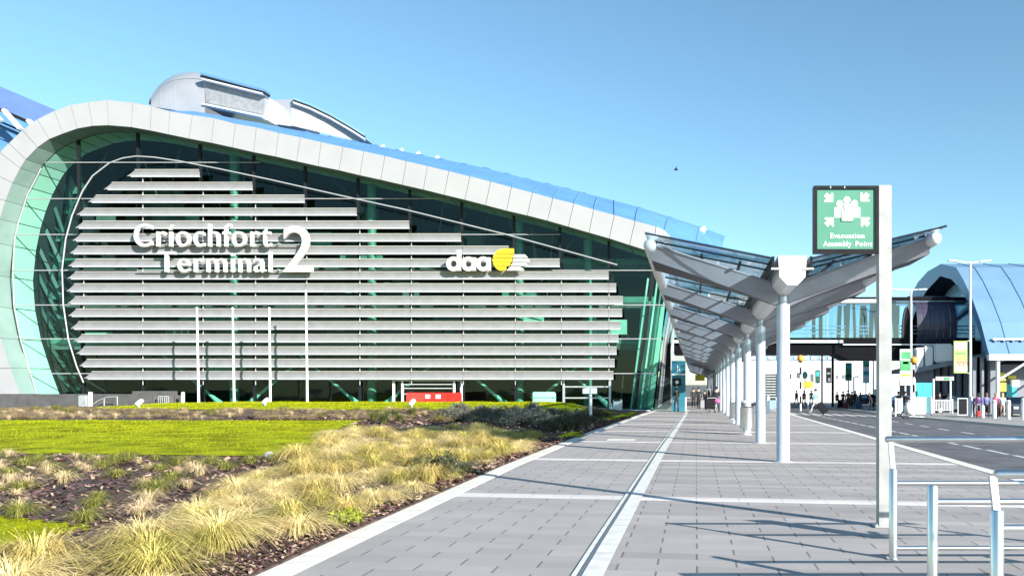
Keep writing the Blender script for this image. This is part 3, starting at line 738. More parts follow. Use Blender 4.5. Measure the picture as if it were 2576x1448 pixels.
for p in A[:-4]:
    u, v = px(p.x, p.y, p.z)
    uu = u + 12 + 40*sst(500, 1100, u)*(1-sst(1350, 1560, u)) - 20*sst(1450, 1600, u)
    vv = interp(uu, [(a, b) for a, b, c in sil]); yy = interp(uu, [(a, c) for a, b, c in sil])
    if u < 20: vv = v+3; 
    Bp.append(P(uu, vv, yy) if u >= 440 else P(u, v+14-8*sst(330, 440, u), 70 if u < 20 else 66))
for u, v, y in ((1612, 527, 73), (1690, 548, 76), (1763, 571, 81), (1824, 594, 87)): Bp.append(P(u, v, y))
mb = MB(); n = len(A); R_ = 7
for i in range(n):
    a, b = A[i]+Vector((0, .02, .012)), Bp[i]
    for r in range(R_):
        t = r/(R_-1); q = a.lerp(b, t); bul = math.sin(t*math.pi)*(b-a).length*.035*sst(380, 480, px(A[i].x, A[i].y, A[i].z)[0])
        mb.v.append((q.x, q.y, q.z+bul))
    mb.v.append((b.x+1, b.y+14, b.z-3) if i < n-3 else (b.x-1.5, b.y+.6, b.z-.6))
K = R_+1
for i in range(n-1):
    for r in range(K-1):
        o = i*K+r; mb.f.append([o, o+K, o+K+1, o+1]); mb.m.append(0)
mb.build("roof", roofm, T, smooth=True)
mb = MB()
for i in range(22, n-1):
    pts = [Vector(mb_) for mb_ in []]
    a, b = A[i], Bp[i]; pts = []
    for r in range(R_):
        t = r/(R_-1); q = (a+Vector((0, .02, .012))).lerp(b, t); pts.append(q+Vector((0, -.01, math.sin(t*math.pi)*(b-a).length*.035+.03)))
    mb.tube(pts, .05, 5)
mb.build("roof_seam", mat("seam_blue", (.10, .22, .42), .5), T)
for u, v, y in ((963, 374, 67), (1010, 383, 67), (1053, 391, 67.4), (1100, 401, 68), (1768, 586, 77)):
    mb = MB(); c = P(u, v, y); sc = 1 if u < 1500 else 2.0
    mb.tube([c+Vector((0, 0, -.5)), c+Vector((0, 0, .12*sc))], .09*sc, 8); mb.tube([c+Vector((-.15*sc, 0, .1*sc)), c+Vector((.12*sc, 0, .25*sc))], .13*sc, 8); mb.build("roof_vent", whitep, T, smooth=True)
# roof pods: domed shell with a louvred flank
def pod(front, shell, Y, dep, grille, label=None):
    pass
mb = MB(); Y0, Y1 = 64.0, 72.0
prof = [(374,262),(384,243),(398,224),(415,208),(436,196),(462,189),(490,187),(512,190)]
for j, (u, v) in enumerate(prof):
    for Y, sh in ((Y0, 1.0), (66, 1.0)):
        pass
RN = 8
ring = []
for j, (u, v) in enumerate(prof):
    top = P(u, v, 68)
    base = P(380 + (u-374)*.98, 268+(u-374)*.16, 64.5)
    row = []
    for r in range(RN+1):
        t = r/RN; a = t*math.pi/2
        row.append(Vector((base.x+(top.x-base.x)*(1-math.cos(a)), 64.5+3.5*(1-math.cos(a)), base.z+(top.z-base.z)*math.sin(a))))
    for r in range(1, RN+1):
        a = math.pi/2-r/RN*math.pi/2
        row.append(Vector((top.x+(base.x-top.x)*(1-math.sin(a))*.2, 68+3.5*math.cos(a), base.z+(top.z-base.z)*math.sin(a))))
    ring.append(row)
o = 0; K = len(ring[0])
for row in ring: mb.v += [tuple(p) for p in row]
for i in range(len(ring)-1):
    for r in range(K-1):
        q = i*K+r; mb.f.append([q, q+K, q+K+1, q+1]); mb.m.append(0)
pd = mb.build("rooftop_pod", [podm], T, smooth=True)
mb = MB()
for k in (2, 4):
    mb.tube([p+Vector((0, -.0, .0)) for p in ring[k][:RN+1]], .025, 5)
mb.tube([ring[i][4]+Vector((0, -.03, .01)) for i in range(len(ring))], .02, 5)
mb.build("seam", grillem, pd)
mb = MB(); q = [P(512, 203, 65), P(668, 241, 65), P(664, 298, 65), P(514, 268, 65)]
back = [p+Vector((0, 6, .2)) for p in q]
mb.add(q+back, [(0,1,2,3), (1,5,6,2), (0,4,5,1), (3,2,6,7), (0,3,7,4)], 0)
pb = mb.build("rooftop_plant_housing", [podm], T)
mb = MB(); q2 = [P(515, 207, 64.95), P(664, 243, 64.95), P(660, 288, 64.95), P(517, 258, 64.95)]; mb.add(q2, [(0,1,2,3)]); mb.build("grille", grillem, pb)
mb = MB()
for (a, b, w, mi) in (((512,190),(672,233),.18,0), ((512,197),(672,238),.16,1), ((515,203),(668,241),.10,2), ((517,266),(664,297),.10,2)):
    mb.bar(P(*a, 64.8), P(*b, 64.8), .9, w, mi)
mb.build("coping", [vaulte, mull, whitep], pb)
mb = MB(); q = [P(666, 252, 67), P(735, 250, 67), P(732, 318, 67), P(664, 308, 67)]; q2 = [P(735, 250, 67), P(918, 349, 69), P(900, 356, 69), P(732, 316, 67)]
mb.add(q+[p+Vector((0, 5, 0)) for p in q], [(0,1,2,3), (0,4,5,1), (1,5,6,2), (0,3,7,4)], 0)
mb.add(q2+[p+Vector((0, 5, 0)) for p in q2], [(0,1,2,3), (0,4,5,1), (1,5,6,2)], 1)
pc = mb.build("rooftop_plant_housing", [podm, grillem], T)
mb = MB()
CV = [(738,255),(780,270),(830,294),(880,323),(918,347)]
for dv, w, mi in ((-4, .16, 0), (1, .14, 1), (6, .10, 2)):
    for a, b in zip(CV, CV[1:]): mb.bar(P(a[0], a[1]+dv, 66.9+(a[0]-738)*.011), P(b[0], b[1]+dv, 66.9+(b[0]-738)*.011), .7, w, mi)
mb.build("coping", [vaulte, mull, whitep], pc)
# side wall along the covered walk: white fins over dark glass
mb = MB(); side = [(1676, 763), (1660, 852), (1652, 939), (1643, 1027), (1641, 1050)]
top_ = P(1650, 640, YG)
wall = [Vector((-2.95, YG+.2, 11.0))]+[P(u, v, YG+.2) for u, v in side]
zb = [p.z for p in wall]
def wallpt(k, y): 
    p = wall[k]; return Vector((p.x, y, p.z - .0065*max(0, y-YG)))
ysw = [YG+.2+1.4*i for i in range(64)]
yy_ = YG+.2
while yy_ < 150:
    for w_, mi in ((2.2+.02*yy_ if yy_ > YG+2 else 4, 0), (.45+.006*yy_, 1)):
        for k in range(len(wall)-1):
            m_i = 3 if yy_ < YG+4 else (0 if mi == 0 else (1 if k < 3 else 2))
            o_ = Vector((.10 if mi == 0 else 0, 0, 0))
            mb.quad(wallpt(k, yy_)+o_, wallpt(k+1, yy_)+o_, wallpt(k+1, yy_+w_)+o_, wallpt(k, yy_+w_)+o_, m_i)
        yy_ += w_
mb.build("side_wall", [white, bridgep, mat("side_glazing", (.16, .24, .36), .15, .2, .3, .3), gfac], T)

# ---- lettering signs fixed to the louvres
sg = empty("terminal_sign", P(560, 690, 58.2), "big raised white letters spelling Críochfort Terminal 2 on the grey louvres", "sign")
mb = MB(); text_mb("Críochfort", 338, 683, 563, 620, 58.15, .22, mb, .003); mb.build("lettering", letterm, sg)
mb = MB(); text_mb("Terminal", 398, 684, 633, 684, 58.15, .22, mb, .003); mb.build("lettering", letterm, sg)
mb = MB(); text_mb("2", 713, 787, 568, 684, 58.15, .25, mb, .003); mb.build("numeral", letterm, sg)
mb = MB()
for u in (420, 520, 620, 700, 770):
    for v in (612, 678): c = P(u, v, 58.3); mb.box(c.x-.04, c.x+.04, 58.25, 58.75, c.z-.03, c.z+.03)
for v in (615, 680): a, b = P(345, v, 58.35), P(780, v, 58.35); mb.box(a.x, b.x, 58.32, 58.38, a.z-.03, a.z+.03)
mb.build("mounting_rail", galv, sg)
lg = empty("airport_sign", P(1225, 690, 58.2), "white raised lowercase letters daa beside a yellow disc cut by wing stripes, on the louvres", "sign")
mb = MB()
def z6p(x, y): return (1640+x/6.779)/1.4913, (900+y/6.779)/1.4913
def disc(mb, cu, cv, ro, ri, Y, dep, n=28):
    for k in range(n):
        a, b = 2*math.pi*k/n, 2*math.pi*(k+1)/n
        q = [P(cu+ri*math.cos(a), cv+ri*math.sin(a), Y), P(cu+ro*math.cos(a), cv+ro*math.sin(a), Y), P(cu+ro*math.cos(b), cv+ro*math.sin(b), Y), P(cu+ri*math.cos(b), cv+ri*math.sin(b), Y)]
        bk = [p+Vector((0, dep, 0)) for p in q]; mb.add(q+bk, [(0,1,2,3), (1,2,6,5), (0,3,7,4)])
for cx, st in ((410, 250), (790, 440), (1165, 440)):
    cu, cv = z6p(cx, 605); disc(mb, cu, cv, 18.5, 8.2, 58.05, .22)
    a, b = z6p(cx+85, st), z6p(cx+185, 780); p, q = P(*a, 58.05), P(*b, 58.05); mb.box(p.x, q.x, 58.045, 58.26, q.z, p.z)
mb.build("lettering", letterm, lg)
mb = MB(); mw = MB()
rows = [(215,345),(365,450),(474,556),(579,656),(679,775)]; rt = [1935, 1915, 1895, 1850, 1745]
for (y0, y1), xr in zip(rows, rt):
    def xl(y): return 1690-285*math.sqrt(max(.0, 1-((y-505)/290)**2))
    pts = [P(*z6p(xl(y), y), 58.05) for y in np.linspace(y0, y1, 5)] + [P(*z6p(xr-(20 if y1 > 600 else 0), y1), 58.05), P(*z6p(xr, y0), 58.05)]
    mb.prism([(p.x, p.z) for p in pts], 58.05, 58.27)
for (y0, y1), (xa, xb, xc, xd) in zip(rows[1:], ((1945,2225,2285,1930), (1930,2310,2345,1915), (1905,2250,2280,1865), (1850,2110,2195,1755))):
    pts = [P(*z6p(x, y), 58.05) for x, y in ((xa, y0), (xb, y0), (xc, (y0+y1)/2+20), (xc, y1), (xd, y1))]
    mw.prism([(p.x, p.z) for p in pts], 58.05, 58.27)
mb.build("emblem_disc", yellow, lg); mw.build("emblem_wing", letterm, lg)

# ---- flag poles, low wall, railings, barriers, lights in front of the terminal
pl = ["shortest-left white flag pole, standing in the lawn nearest the concrete wall", "white flag pole second from the concrete wall", "white flag pole third from the concrete wall", "tallest white flag pole, reaching two louvres higher than the rest"]
for (u0, u1, vt), l in zip(((495, 500, 778), (585, 589, 778), (677, 680, 778), (769, 773, 735)), ("white flag pole nearest the concrete wall", pl[1], pl[2], pl[3])):
    b, t = P(u1, 1020, 55), P(u0, vt, 55); b.z = bed(b.x, 55)-.1
    e = empty("flag_pole", b, l, "flag pole", "white flag poles before the terminal"); mb = MB(); mb.tube([b, t], [.085, .06], 12); mb.build("pole", whitep, e, smooth=True)
    mb = MB(); mb.ball(t+Vector((0, 0, .06)), .10, 10); mb.build("finial", whitep, e, smooth=True)
e = empty("concrete_wall", P(150, 1040, 54), "long low dark concrete retaining wall before the left end of the terminal", "wall")
mb = MB(); a, b = P(-200, 990, 54), P(385, 990, 54)
for i in range(6):
    xa, xb = a.x+(b.x-a.x)*i/6+.01, a.x+(b.x-a.x)*(i+1)/6-.01; mb.box(xa, xb, 53.9, 54.3, -1, a.z-.01*(i % 2))
cu_ = [(b.x+1.0*math.sin(t*math.pi/12), 54.1+1.2*(1-math.cos(t*math.pi/12))) for t in range(7)]
for (x0, y0), (x1, y1) in zip(cu_, cu_[1:]): mb.bar((x0, y0, 0), (x1, y1, 0), .35, 2*(a.z-.1))
mb.build("wall", conc, e)
mb = MB(); mb.box(P(330, 985, 54.5).x, P(412, 985, 54.5).x, 54.5, 56, -1, P(0, 983, 54.5).z); mb.build("planter", conc, e, bevel=.05)
e = empty("handrail", P(215, 1030, 53), "short sloping grey handrail in front of the concrete wall", "handrail"); mb = MB()
mb.tube([P(200, 1040, 53), P(245, 1008, 53), P(268, 998, 53), P(295, 997, 53)], .035, 8); 
for u, v in ((222, 1022), (262, 1002), (295, 997)): p = P(u, v, 53); mb.tube([(p.x, p.y, bed(p.x, p.y)), p], .03, 8)
mb.build("rail", galv, e)
e = empty("railing", P(405, 1020, 53.5), "short grey railing with upright bars at the end of the concrete wall", "railing"); mb = MB()
a, b = P(398, 996, 53.5), P(424, 996, 53.5); mb.bar(a, b, .06, .06)
for i in range(6): p = a.lerp(b, i/5); mb.bar((p.x, p.y, bed(p.x, p.y)-.1), p, .04, .04)
mb.build("rail", galv, e)
e = empty("service_cabinet", P(212, 1020, 50), "small pale grey service cabinet with a post on the lawn by the concrete wall", "cabinet")
mb = MB(); p = P(212, 1026, 50); zb_ = bed(p.x, 50); mb.box(p.x-.32, p.x+.2, 49.9, 50.3, zb_, zb_+.75); mb.build("cabinet", galv, e, bevel=.03)
mb = MB(); mb.box(p.x+.25, p.x+.4, 50, 50.15, zb_, zb_+.95); mb.build("post", whitep, e)
spots = [(350, 1027, 41, "below the service cabinet, left of the flag poles"), (667, 1022, 43, "under the third and fourth flag poles"), (1036, 1026, 41, "in front of the red barriers"), (1342, 1034, 39, "at the right end of the upper lawn")]
for u, v, Y, w in spots:
    p = P(u, v, Y); z = bed(p.x, Y); e = empty("garden_floodlight", (p.x, Y, z), "small round white garden floodlight "+w, "floodlight", "garden floodlights in the upper lawn")
    mb = MB(); mb.tube([(p.x, Y, z-.1), (p.x, Y, z+.2)], .05, 8); mb.build("stem", galv, e)
    mb = MB(); mb.tube([(p.x-.06, Y-.14, z+.14), (p.x+.02, Y+.02, z+.30), (p.x+.06, Y+.14, z+.40)], [.11, .125, .10], 12); mb.build("head", whitep, e, smooth=True)
e = empty("bollard", P(690, 1010, 54), "short white bollard between concrete wall railing and flag poles", "bollard")
p = P(432+58, 1010, 54); 
p = P(430, 1012, 54); mb = MB(); 
e.location = (P(690/1.4913*1.0, 1000, 54).x, 54, .3)
x = P(460, 1000, 54).x; e.location = (x, 54, bed(x, 54)); mb.lathe((x, 54, bed(x, 54)-.1), [(.11, 0), (.11, 1.0), (.09, 1.05), (.02, 1.08)], 12); mb.build("post", whitep, e, smooth=True)
# red and white water-filled barriers
def barrier(cx, cy, z, rz, label):
    M_ = Matrix.Translation((cx, cy, z)) @ Matrix.Rotation(rz, 4, 'Z')
    e = empty("traffic_barrier", (cx, cy, z), label, "barrier", "red plastic traffic barriers"); mb = MB()
    prof = [(-.28, 0), (-.28, .2), (-.13, .45), (-.11, .95), (-.06, 1.0), (.06, 1.0), (.11, .95), (.13, .45), (.28, .2), (.28, 0)]
    vs = [M_ @ Vector((-.95, a, b)) for a, b in prof]+[M_ @ Vector((.95, a, b)) for a, b in prof]; n = len(prof)
    mb.add(vs, [list(range(n)), [n+i for i in range(n)][::-1]]+[[i, i+1, n+i+1, n+i] for i in range(n-1)]+[[n-1, 0, n, 2*n-1]])
    mb.build("shell", redm, e); mb = MB()
    if "middle" in label:
        for sx in (-.42, .35): mb = MB(); mb.box(sx-.17, sx+.17, -.15, -.10, .58, .86, 0, M_); mb.build("white_panel", signw, e)
for i, (u, rz, w) in enumerate(((1058, .25, "one at the left end of the row"), (1092, -.12, "middle one with two clean white squares"), (1128, -.2, "one at the right end of the row"))):
    p = P(u, 1013, 56.3); barrier(p.x, 56.3, .02, rz, "red traffic barrier by the terminal doorway, "+w)
e = empty("sign_post", P(1485, 1060, 36), "white post with two small blank signs beside the far garden kerb", "sign"); p = P(1485, 1062, 36); z = bed(p.x, 36)
mb = MB(); mb.tube([(p.x, 36, z-.1), (p.x, 36, z+1.55)], .07, 10); mb.build("post", whitep, e, smooth=True)
mb = MB(); mb.box(p.x-.34, p.x-.04, 35.88, 35.92, z+1.3, z+1.55); mb.box(p.x+.02, p.x+.30, 35.88, 35.92, z+1.3, z+1.55); mb.build("panel", signw, e)
e = empty("utility_cabinet", P(1370, 1018, 57), "pale green box-shaped cabinet against the terminal glass near the doors", "cabinet"); c = P(1368, 1018, 57.5)
mb = MB(); mb.box(c.x-.8, c.x+.8, 57.1, 57.9, -.4, P(0, 985, 57.5).z); mb.build("body", tealight, e, bevel=.08); mb = MB(); mb.box(c.x-.82, c.x+.82, 57.07, 57.93, .62, .68); mb.build("band", teal, e)
e = empty("litter_bin", P(1553, 1022, 55), "pale square litter bin before the right corner of the terminal", "bin"); c = P(1553, 1022, 55)
mb = MB(); mb.box(c.x-.3, c.x+.3, 54.7, 55.3, Zg(0, 55)-.1, P(0, 1004, 55).z, 0); mb.build("body", galv, e, bevel=.04); mb = MB(); mb.box(c.x-.22, c.x+.22, 54.66, 54.69, .45, .62); mb.build("slot", mull, e)
# neighbouring roof at the far left
e = empty("neighbouring_roof", P(60, 330, 85), "steep blue roof with white struts behind the left end of the terminal", "building")
mb = MB(); pts = [(-260, 110), (0, 218), (135, 275), (260, 330)]
lo = [(-260, 330), (0, 352), (135, 420), (260, 480)]
for i in range(3):
    a, b = P(*pts[i], 92), P(*pts[i+1], 92)
    c, d_ = P(pts[i+1][0], pts[i+1][1]+58, 86), P(pts[i][0], pts[i][1]+58, 86); mb.quad(a, b, c, d_, 0)
    e1, e2 = P(pts[i+1][0], pts[i+1][1]+250, 84), P(pts[i][0], pts[i][1]+250, 84); mb.quad(d_+Vector((0, -.1, -.2)), c+Vector((0, -.1, -.2)), e1, e2, 1)
    mb.add([a, b, b+Vector((0, 12, -14)), a+Vector((0, 12, -14))], [(0, 1, 2, 3)], 0)
mb.build("roof", [mat("roof_deep_blue", (.13, .21, .43), .4, .2, .06, .5), roofm], e)
mb = MB()
for off in (58, 62, 90, 100, 165): mb.tube([P(-260, 110+off, 83.8), P(0, 218+off-2, 83.8), P(135, 275+off, 83.8), P(200, 303+off, 83.8)], .11 if off < 100 else .06, 6)
mb.build("gutter_rail", mull, e)
mb = MB()
for u in (-40, 10, 72): mb.bar(P(u, 277+(u-10)*.42, 83.2), P(u+42, 325+(u-10)*.42, 83.2), .5, .3)
mb.build("strut", whitep, e)
# ------------------------------------------------------------------ covered walk (Y-shaped canopy)
CX, CY0, CS, CN = 1.87, 17.05, 6.0, 19
SK = -.14
CA = empty("canopy", (CX, CY0, Zg(CX, CY0)), "long covered walk of Y-shaped white frames carrying tilted glass, running along the pavement", "canopy")
HL, HR, ZT = 2.80, 2.80, 4.49
HW = .92                                   # half width of an arm's wing at its tip
def cz(y): return Zg(0, y) - Zg(0, CY0)
for k in range(CN):
    y = CY0+CS*k; dz = cz(y); mb = MB(); zg = Zg(CX, y)
    mb.lathe((CX, y, zg), [(.20, 0), (.20, .015), (.15, .02), (.143, .03), (.143, 3.30+dz-zg), (.10, 3.31+dz-zg), (.10, 3.62+dz-zg)], 24)
    mb.build("column", colm, CA, smooth=True)
    for sgn, Hs in ((-1, HL), (1, HR)):
        # arm: a wing that is narrow at the column and wide at the tip; webs lean outwards over a soffit with shade in its colour
        mb = MB()
        def pt(t, yo, z): return Vector((CX+sgn*(.10+(Hs-.10)*t), y+yo+SK*sgn*Hs*t, z+dz))
        NS = 6; R0 = None
        for i in range(NS+1):
            t = i/NS; w = .09+(HW-.09)*t
            zt_ = 3.72+(ZT-3.72)*t; zb_ = 3.26+(4.20-3.26)*t**.92
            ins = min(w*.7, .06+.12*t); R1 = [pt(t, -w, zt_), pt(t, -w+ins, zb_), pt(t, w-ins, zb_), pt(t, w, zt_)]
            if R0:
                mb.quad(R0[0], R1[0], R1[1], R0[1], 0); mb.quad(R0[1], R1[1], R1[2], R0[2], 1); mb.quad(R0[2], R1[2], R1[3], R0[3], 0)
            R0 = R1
        mb.quad(*R0, 0)
        for s2_ in (-1, 1):
            mb.bar(pt(.06, s2_*.10, 3.77), pt(1, s2_*HW, ZT+.02), .09, .035, 0)
        ar = mb.build("arm", [armm, armu], CA)
        for s2_ in (-1, 1):
            mb = MB(); mb.bar(pt(.96, s2_*(HW-.02), ZT), pt(.96, s2_*(HW-.02), ZT+.16), .03, .03); mb.tube([pt(.88, s2_*(HW-.04), ZT), pt(.93, s2_*(HW-.02), ZT+.10), pt(1.0, s2_*(HW-.02), ZT+.09), pt(1.03, s2_*(HW-.02), ZT+.02)], .028, 6); mb.build("bracket", steel, ar)
ye = CY0+CS*(CN-1)+1.7; y0 = CY0-1.65
for s in (-1, 1):
    Hs = HL if s < 0 else HR; tx = CX+s*(Hs+.02)
    mb = MB(); a = Vector((tx, y0+.62+SK*s*Hs, ZT-.03)); b = Vector((tx, ye+SK*s*Hs, ZT-.03+cz(ye)))
    mb.tube([a, b], .13, 14); mb.ball(a, .135, 12); mb.build("edge_tube", whitep, CA, smooth=True)
    mb = MB(); NP = int((ye-y0)/.75); mj = MB()
    for i in range(NP):
        ya, yb = y0+.75*i+.006, y0+.75*(i+1)-.006
        q = []
        for d_, yy in ((.36, ya), (.36, yb), (Hs+.08, yb), (Hs+.08, ya)):
            q.append(Vector((CX+s*d_, yy+SK*s*(d_-.36), 4.05+(d_-.36)*.222+cz(yy))))
        mb.add(q+[p-Vector((0, 0, .02)) for p in q], [(0,1,2,3), (4,5,6,7), (0,3,7,4)])
        if i % 2 == 0 or i < 3: mj.bar(q[0]+Vector((0, 0, -.03)), q[3]+Vector((0, 0, -.03)), .022, .03)
    mb.build("glass_roof", gcan, CA)
    for d_ in (.95, 1.75):
        a = Vector((CX+s*d_, y0+1.0+SK*s*d_, 4.05+(d_-.36)*.222-.06)); mj.bar(a, a+Vector((0, ye-y0-1, cz(ye))), .05, .05)
    mj.build("glazing_bar", mull, CA)
    mb = MB(); mb.bar((CX+s*.37, y0+.02, 3.95), (CX+s*.37, ye, 3.95+cz(ye)), .045, .26, 0); mb.build("gutter_flashing", mull, CA)
mb = MB(); prof = [(-.275, 4.09), (.275, 4.09), (.25, 3.68), (.10, 3.52), (-.10, 3.52), (-.25, 3.68)]
vs = [(CX+a, y0, b) for a, b in prof]+[(CX+a, ye, b+cz(ye)) for a, b in prof]; n = 6
mb.add(vs, [list(range(n)), [n+i for i in range(n)][::-1]]+[[i, (i+1) % n, (i+1) % n+n, i+n] for i in range(n)])
for s in (-1, 1): mb.box(CX+s*.31-.10, CX+s*.31+.10, y0-.03, y0+.1, 3.82, 3.85)
mb.build("gutter", whitep, CA)
# ------------------------------------------------------------------ litter bins hung by the columns
def post_bin(u, v, Y, label):
    x = (u-VPU)*Y/F; z = Zg(x, Y); e = empty("litter_bin", (x, Y, z), label, "bin", "cylindrical steel bins beside the canopy columns")
    mb = MB(); mb.lathe((x, Y, z+.22), [(.20, 0), (.245, .02), (.245, .70), (.25, .72), (.20, .74)], 20); mb.build("drum", stainless, e, smooth=True)
    mb = MB(); mb.box(x-.03, x+.03, Y-.03, Y+.03, z, z+.25); mb.lathe((x, Y, z), [(.16, 0), (.16, .03), (.05, .06)], 12); mb.build("foot", whitep, e)
    mb = MB(); mb.lathe((x, Y, z+1.10), [(.245, 0), (.24, .06), (.02, .09)], 20); mb.build("lid", steel, e, smooth=True)
    mb = MB()
    for a in (-.2, .2): mb.box(x+a-.015, x+a+.015, Y-.01, Y+.01, z+.94, z+1.12)
    mb.lathe((x, Y, z+.945), [(.19, 0), (.19, .02)], 14); mb.build("opening", mull, e)
post_bin(1878, 1087, 27.3, "nearer steel drum litter bin beside the third canopy column")
post_bin(1847, 1066, 36.5, "farther steel drum litter bin beside the fourth canopy column")
# ------------------------------------------------------------------ evacuation sign on its post
YS = 8.95
SG = empty("evacuation_sign", (2.12, YS, 0), "green Evacuation Assembly Point sign hung beside the top of a tall square pale post", "sign")
mb = MB(); a, b = P(2210, 465, YS), P(2240, 465, YS); zt = a.z
mb.box(a.x-.005, b.x+.012, YS, YS+.12, .0, zt); mb.build("post", galv if False else mat("post_grey", (.36, .365, .36), .45, .1, .14, 5), SG, bevel=.008)
mb = MB(); mb.box(a.x-.05, b.x+.06, YS-.05, YS+.17, 0, .015)
for sx in (-.03, .17): mb.lathe((a.x+sx, YS-.02, .015), [(.012, 0), (.012, .02)], 8)
mb.build("base_plate", galv, SG)
def box_px(mb, u0, u1, v0, v1, Y0, Y1, mi=0):
    p, q = P(u0, v1, YS), P(u1, v0, YS); mb.box(p.x, q.x, Y0, Y1, p.z, q.z, mi)
mb = MB()
box_px(mb, 2046, 2209, 468, 476, YS-.02, YS+.10); box_px(mb, 2046, 2209, 627, 636, YS-.02, YS+.10)
box_px(mb, 2046, 2054.5, 476.02, 626.98, YS-.02, YS+.10); box_px(mb, 2200.5, 2209, 476.02, 626.98, YS-.02, YS+.10); box_px(mb, 2054.4, 2200.6, 475.9, 627.1, YS+.03, YS+.09)
fr = mb.build("frame", blackm, SG)
mb = MB()
for u in (2086.5, 2122): box_px(mb, u, u+2.5, 469.5, 475, YS-.025, YS-.0205)
mb.build("fixing", galv, fr)
mb = MB(); box_px(mb, 2054.5, 2200.5, 476, 627, YS+.0, YS+.028); fc = mb.build("face", signg, SG)
mb = MB()
def s2(x, y): return (2960+x/4.258)/1.4913, (660+y/4.258)/1.4913
def flat_poly(mb, pts, y0, th=.004): mb.prism([(P(*s2(x, y), YS).x, P(*s2(x, y), YS).z) for x, y in pts], y0-th, y0)
def circ(cx, cy, r, n=28): return [(cx+r*math.cos(2*math.pi*k/n), cy+r*math.sin(2*math.pi*k/n)) for k in range(n)]
for c in ((920, 385), (807, 445), (1040, 442)): flat_poly(mb, circ(*c, 54), YS-.0005)
def body(x0, x1, y0, y1, r):
    p = []
    for cx, cy, a0 in ((x0+r, y0+r, 180), (x1-r, y0+r, 270)):
        for k in range(6): a = math.radians(a0+18*k); p.append((cx+r*math.cos(a), cy+r*math.sin(a)))
    return p+[(x1, y1), (x0, y1)]
flat_poly(mb, body(722, 905, 500, 665, 22), YS-.0005); flat_poly(mb, body(935, 1130, 500, 665, 22), YS-.0006); flat_poly(mb, body(860, 985, 445, 560, 22), YS-.0003)
AR = [(0, 0), (-.92, 0), (-1, .16), (-.66, .30), (-1, .62), (-.64, 1), (-.30, .66), (-.16, 1), (0, .92)]
for (cx, cy, sx, sy) in ((697, 417, 1, -1), (1135, 408, -1, -1), (707, 665, 1, 1), (1142, 665, -1, 1)):
    flat_poly(mb, [(cx+sx*a*148, cy+sy*b*148) for a, b in AR], YS-.0005)
mb.build("pictogram", signw, fc)
mb = MB(); flat_poly(mb, circ(920, 503, 63), YS-.0046, .003); flat_poly(mb, body(826, 1026, 552, 728, 26), YS-.0047, .003); mb.build("outline", signg, fc)
mb = MB(); flat_poly(mb, circ(920, 500, 53), YS-.0077, .003); flat_poly(mb, body(838, 1014, 563, 700, 22), YS-.0078, .003)
for x0, x1 in ((848, 920), (926, 1004)): flat_poly(mb, [(x0, 690), (x1, 690), (x1-6, 720), (x0+6, 720)], YS-.008, .003)
mb.build("pictogram", signw, fc)
mb = MB()
(u0, v0), (u1, v1) = s2(652, 915), s2(1200, 993); text_mb("Evacuation", u0, u1, v0, v1, YS-.003, .004, mb, .012); mb.build("lettering", signw, fc); mb = MB()
(u0, v0), (u1, v1) = s2(540, 1040), s2(988, 1122); text_mb("Assembly", u0, u1, v0, v1, YS-.003, .004, mb, .012); mb.build("lettering", signw, fc); mb = MB()
(u0, v0), (u1, v1) = s2(1056, 1044), s2(1322, 1122); text_mb("Point", u0, u1, v0, v1, YS-.003, .004, mb, .012)
mb.build("lettering", signw, fc)
# ------------------------------------------------------------------ steel guard rails, foreground right
def guard(u, Y, ztop, label, top, low, r=.04, zmid=None, xr=4.6):
    x = (u-VPU)*Y/F; e = empty("guard_rail", (x, Y, 0), label, "guard rail", "stainless guard rails at the right")
    mb = MB(); mb.lathe((x, Y, 0), [(r+.025, 0), (r+.025, .012), (r, .014), (r, ztop-.01), (r-.008, ztop)], 20); mb.build("post", stainless, e, smooth=True)
    mb = MB(); mb.lathe((xr-.3, Y, 0), [(r+.025, 0), (r+.025, .012), (r, .014), (r, ztop-.01), (r-.008, ztop)], 20); mb.build("post", stainless, e, smooth=True)
    mb = MB(); mb.tube([(x+r*.5, Y, zmid), (xr-.3, Y, zmid)], .024, 14); mb.build("mid_rail", stainless, e, smooth=True)
    if low: mb = MB(); mb.tube([(x+r*.5, Y, low), (xr-.3, Y, low)], .024, 14); mb.build("low_rail", stainless, e, smooth=True)
    if top:
        xt, zt_ = top; mb = MB(); mb.tube([(xt, Y+.02, zt_), (xt+.015, Y+.02, zt_), (xr, Y+.02, zt_)], [.02, .029, .029], 16); mb.build("handrail", stainless, e, smooth=True)
        for xx in (x, xr-.3):
            mb = MB(); mb.bar((xx, Y, ztop-.04), (xx-.02, Y+.02, zt_-.01), .045, .03, 0, up=(0,1,0)); mb.build("bracket", galv, e)
    return e
ge = guard(2246, 7.29, .83, "farthest guard rail, with a top handrail starting beside the sign post", (1.74, 1.095), .10, .038, .695)
guard(2345, 5.94, .85, "middle guard rail of the row, without a raised handrail", None, .095, .04, .725)
guard(2507, 4.90, .83, "nearest guard rail, its handrail cut by the right edge of the picture", (1.845, 1.045), .095, .041, .715)

mb = MB(); mb.box(3.32, 3.62, 6.93, 6.95, .78, 1.46); mb.build("notice_plate", signw, ge)
mb = MB(); mb.box(3.45, 3.49, 6.955, 7.27, .80, .84); mb.build("plate_bracket", galv, ge)
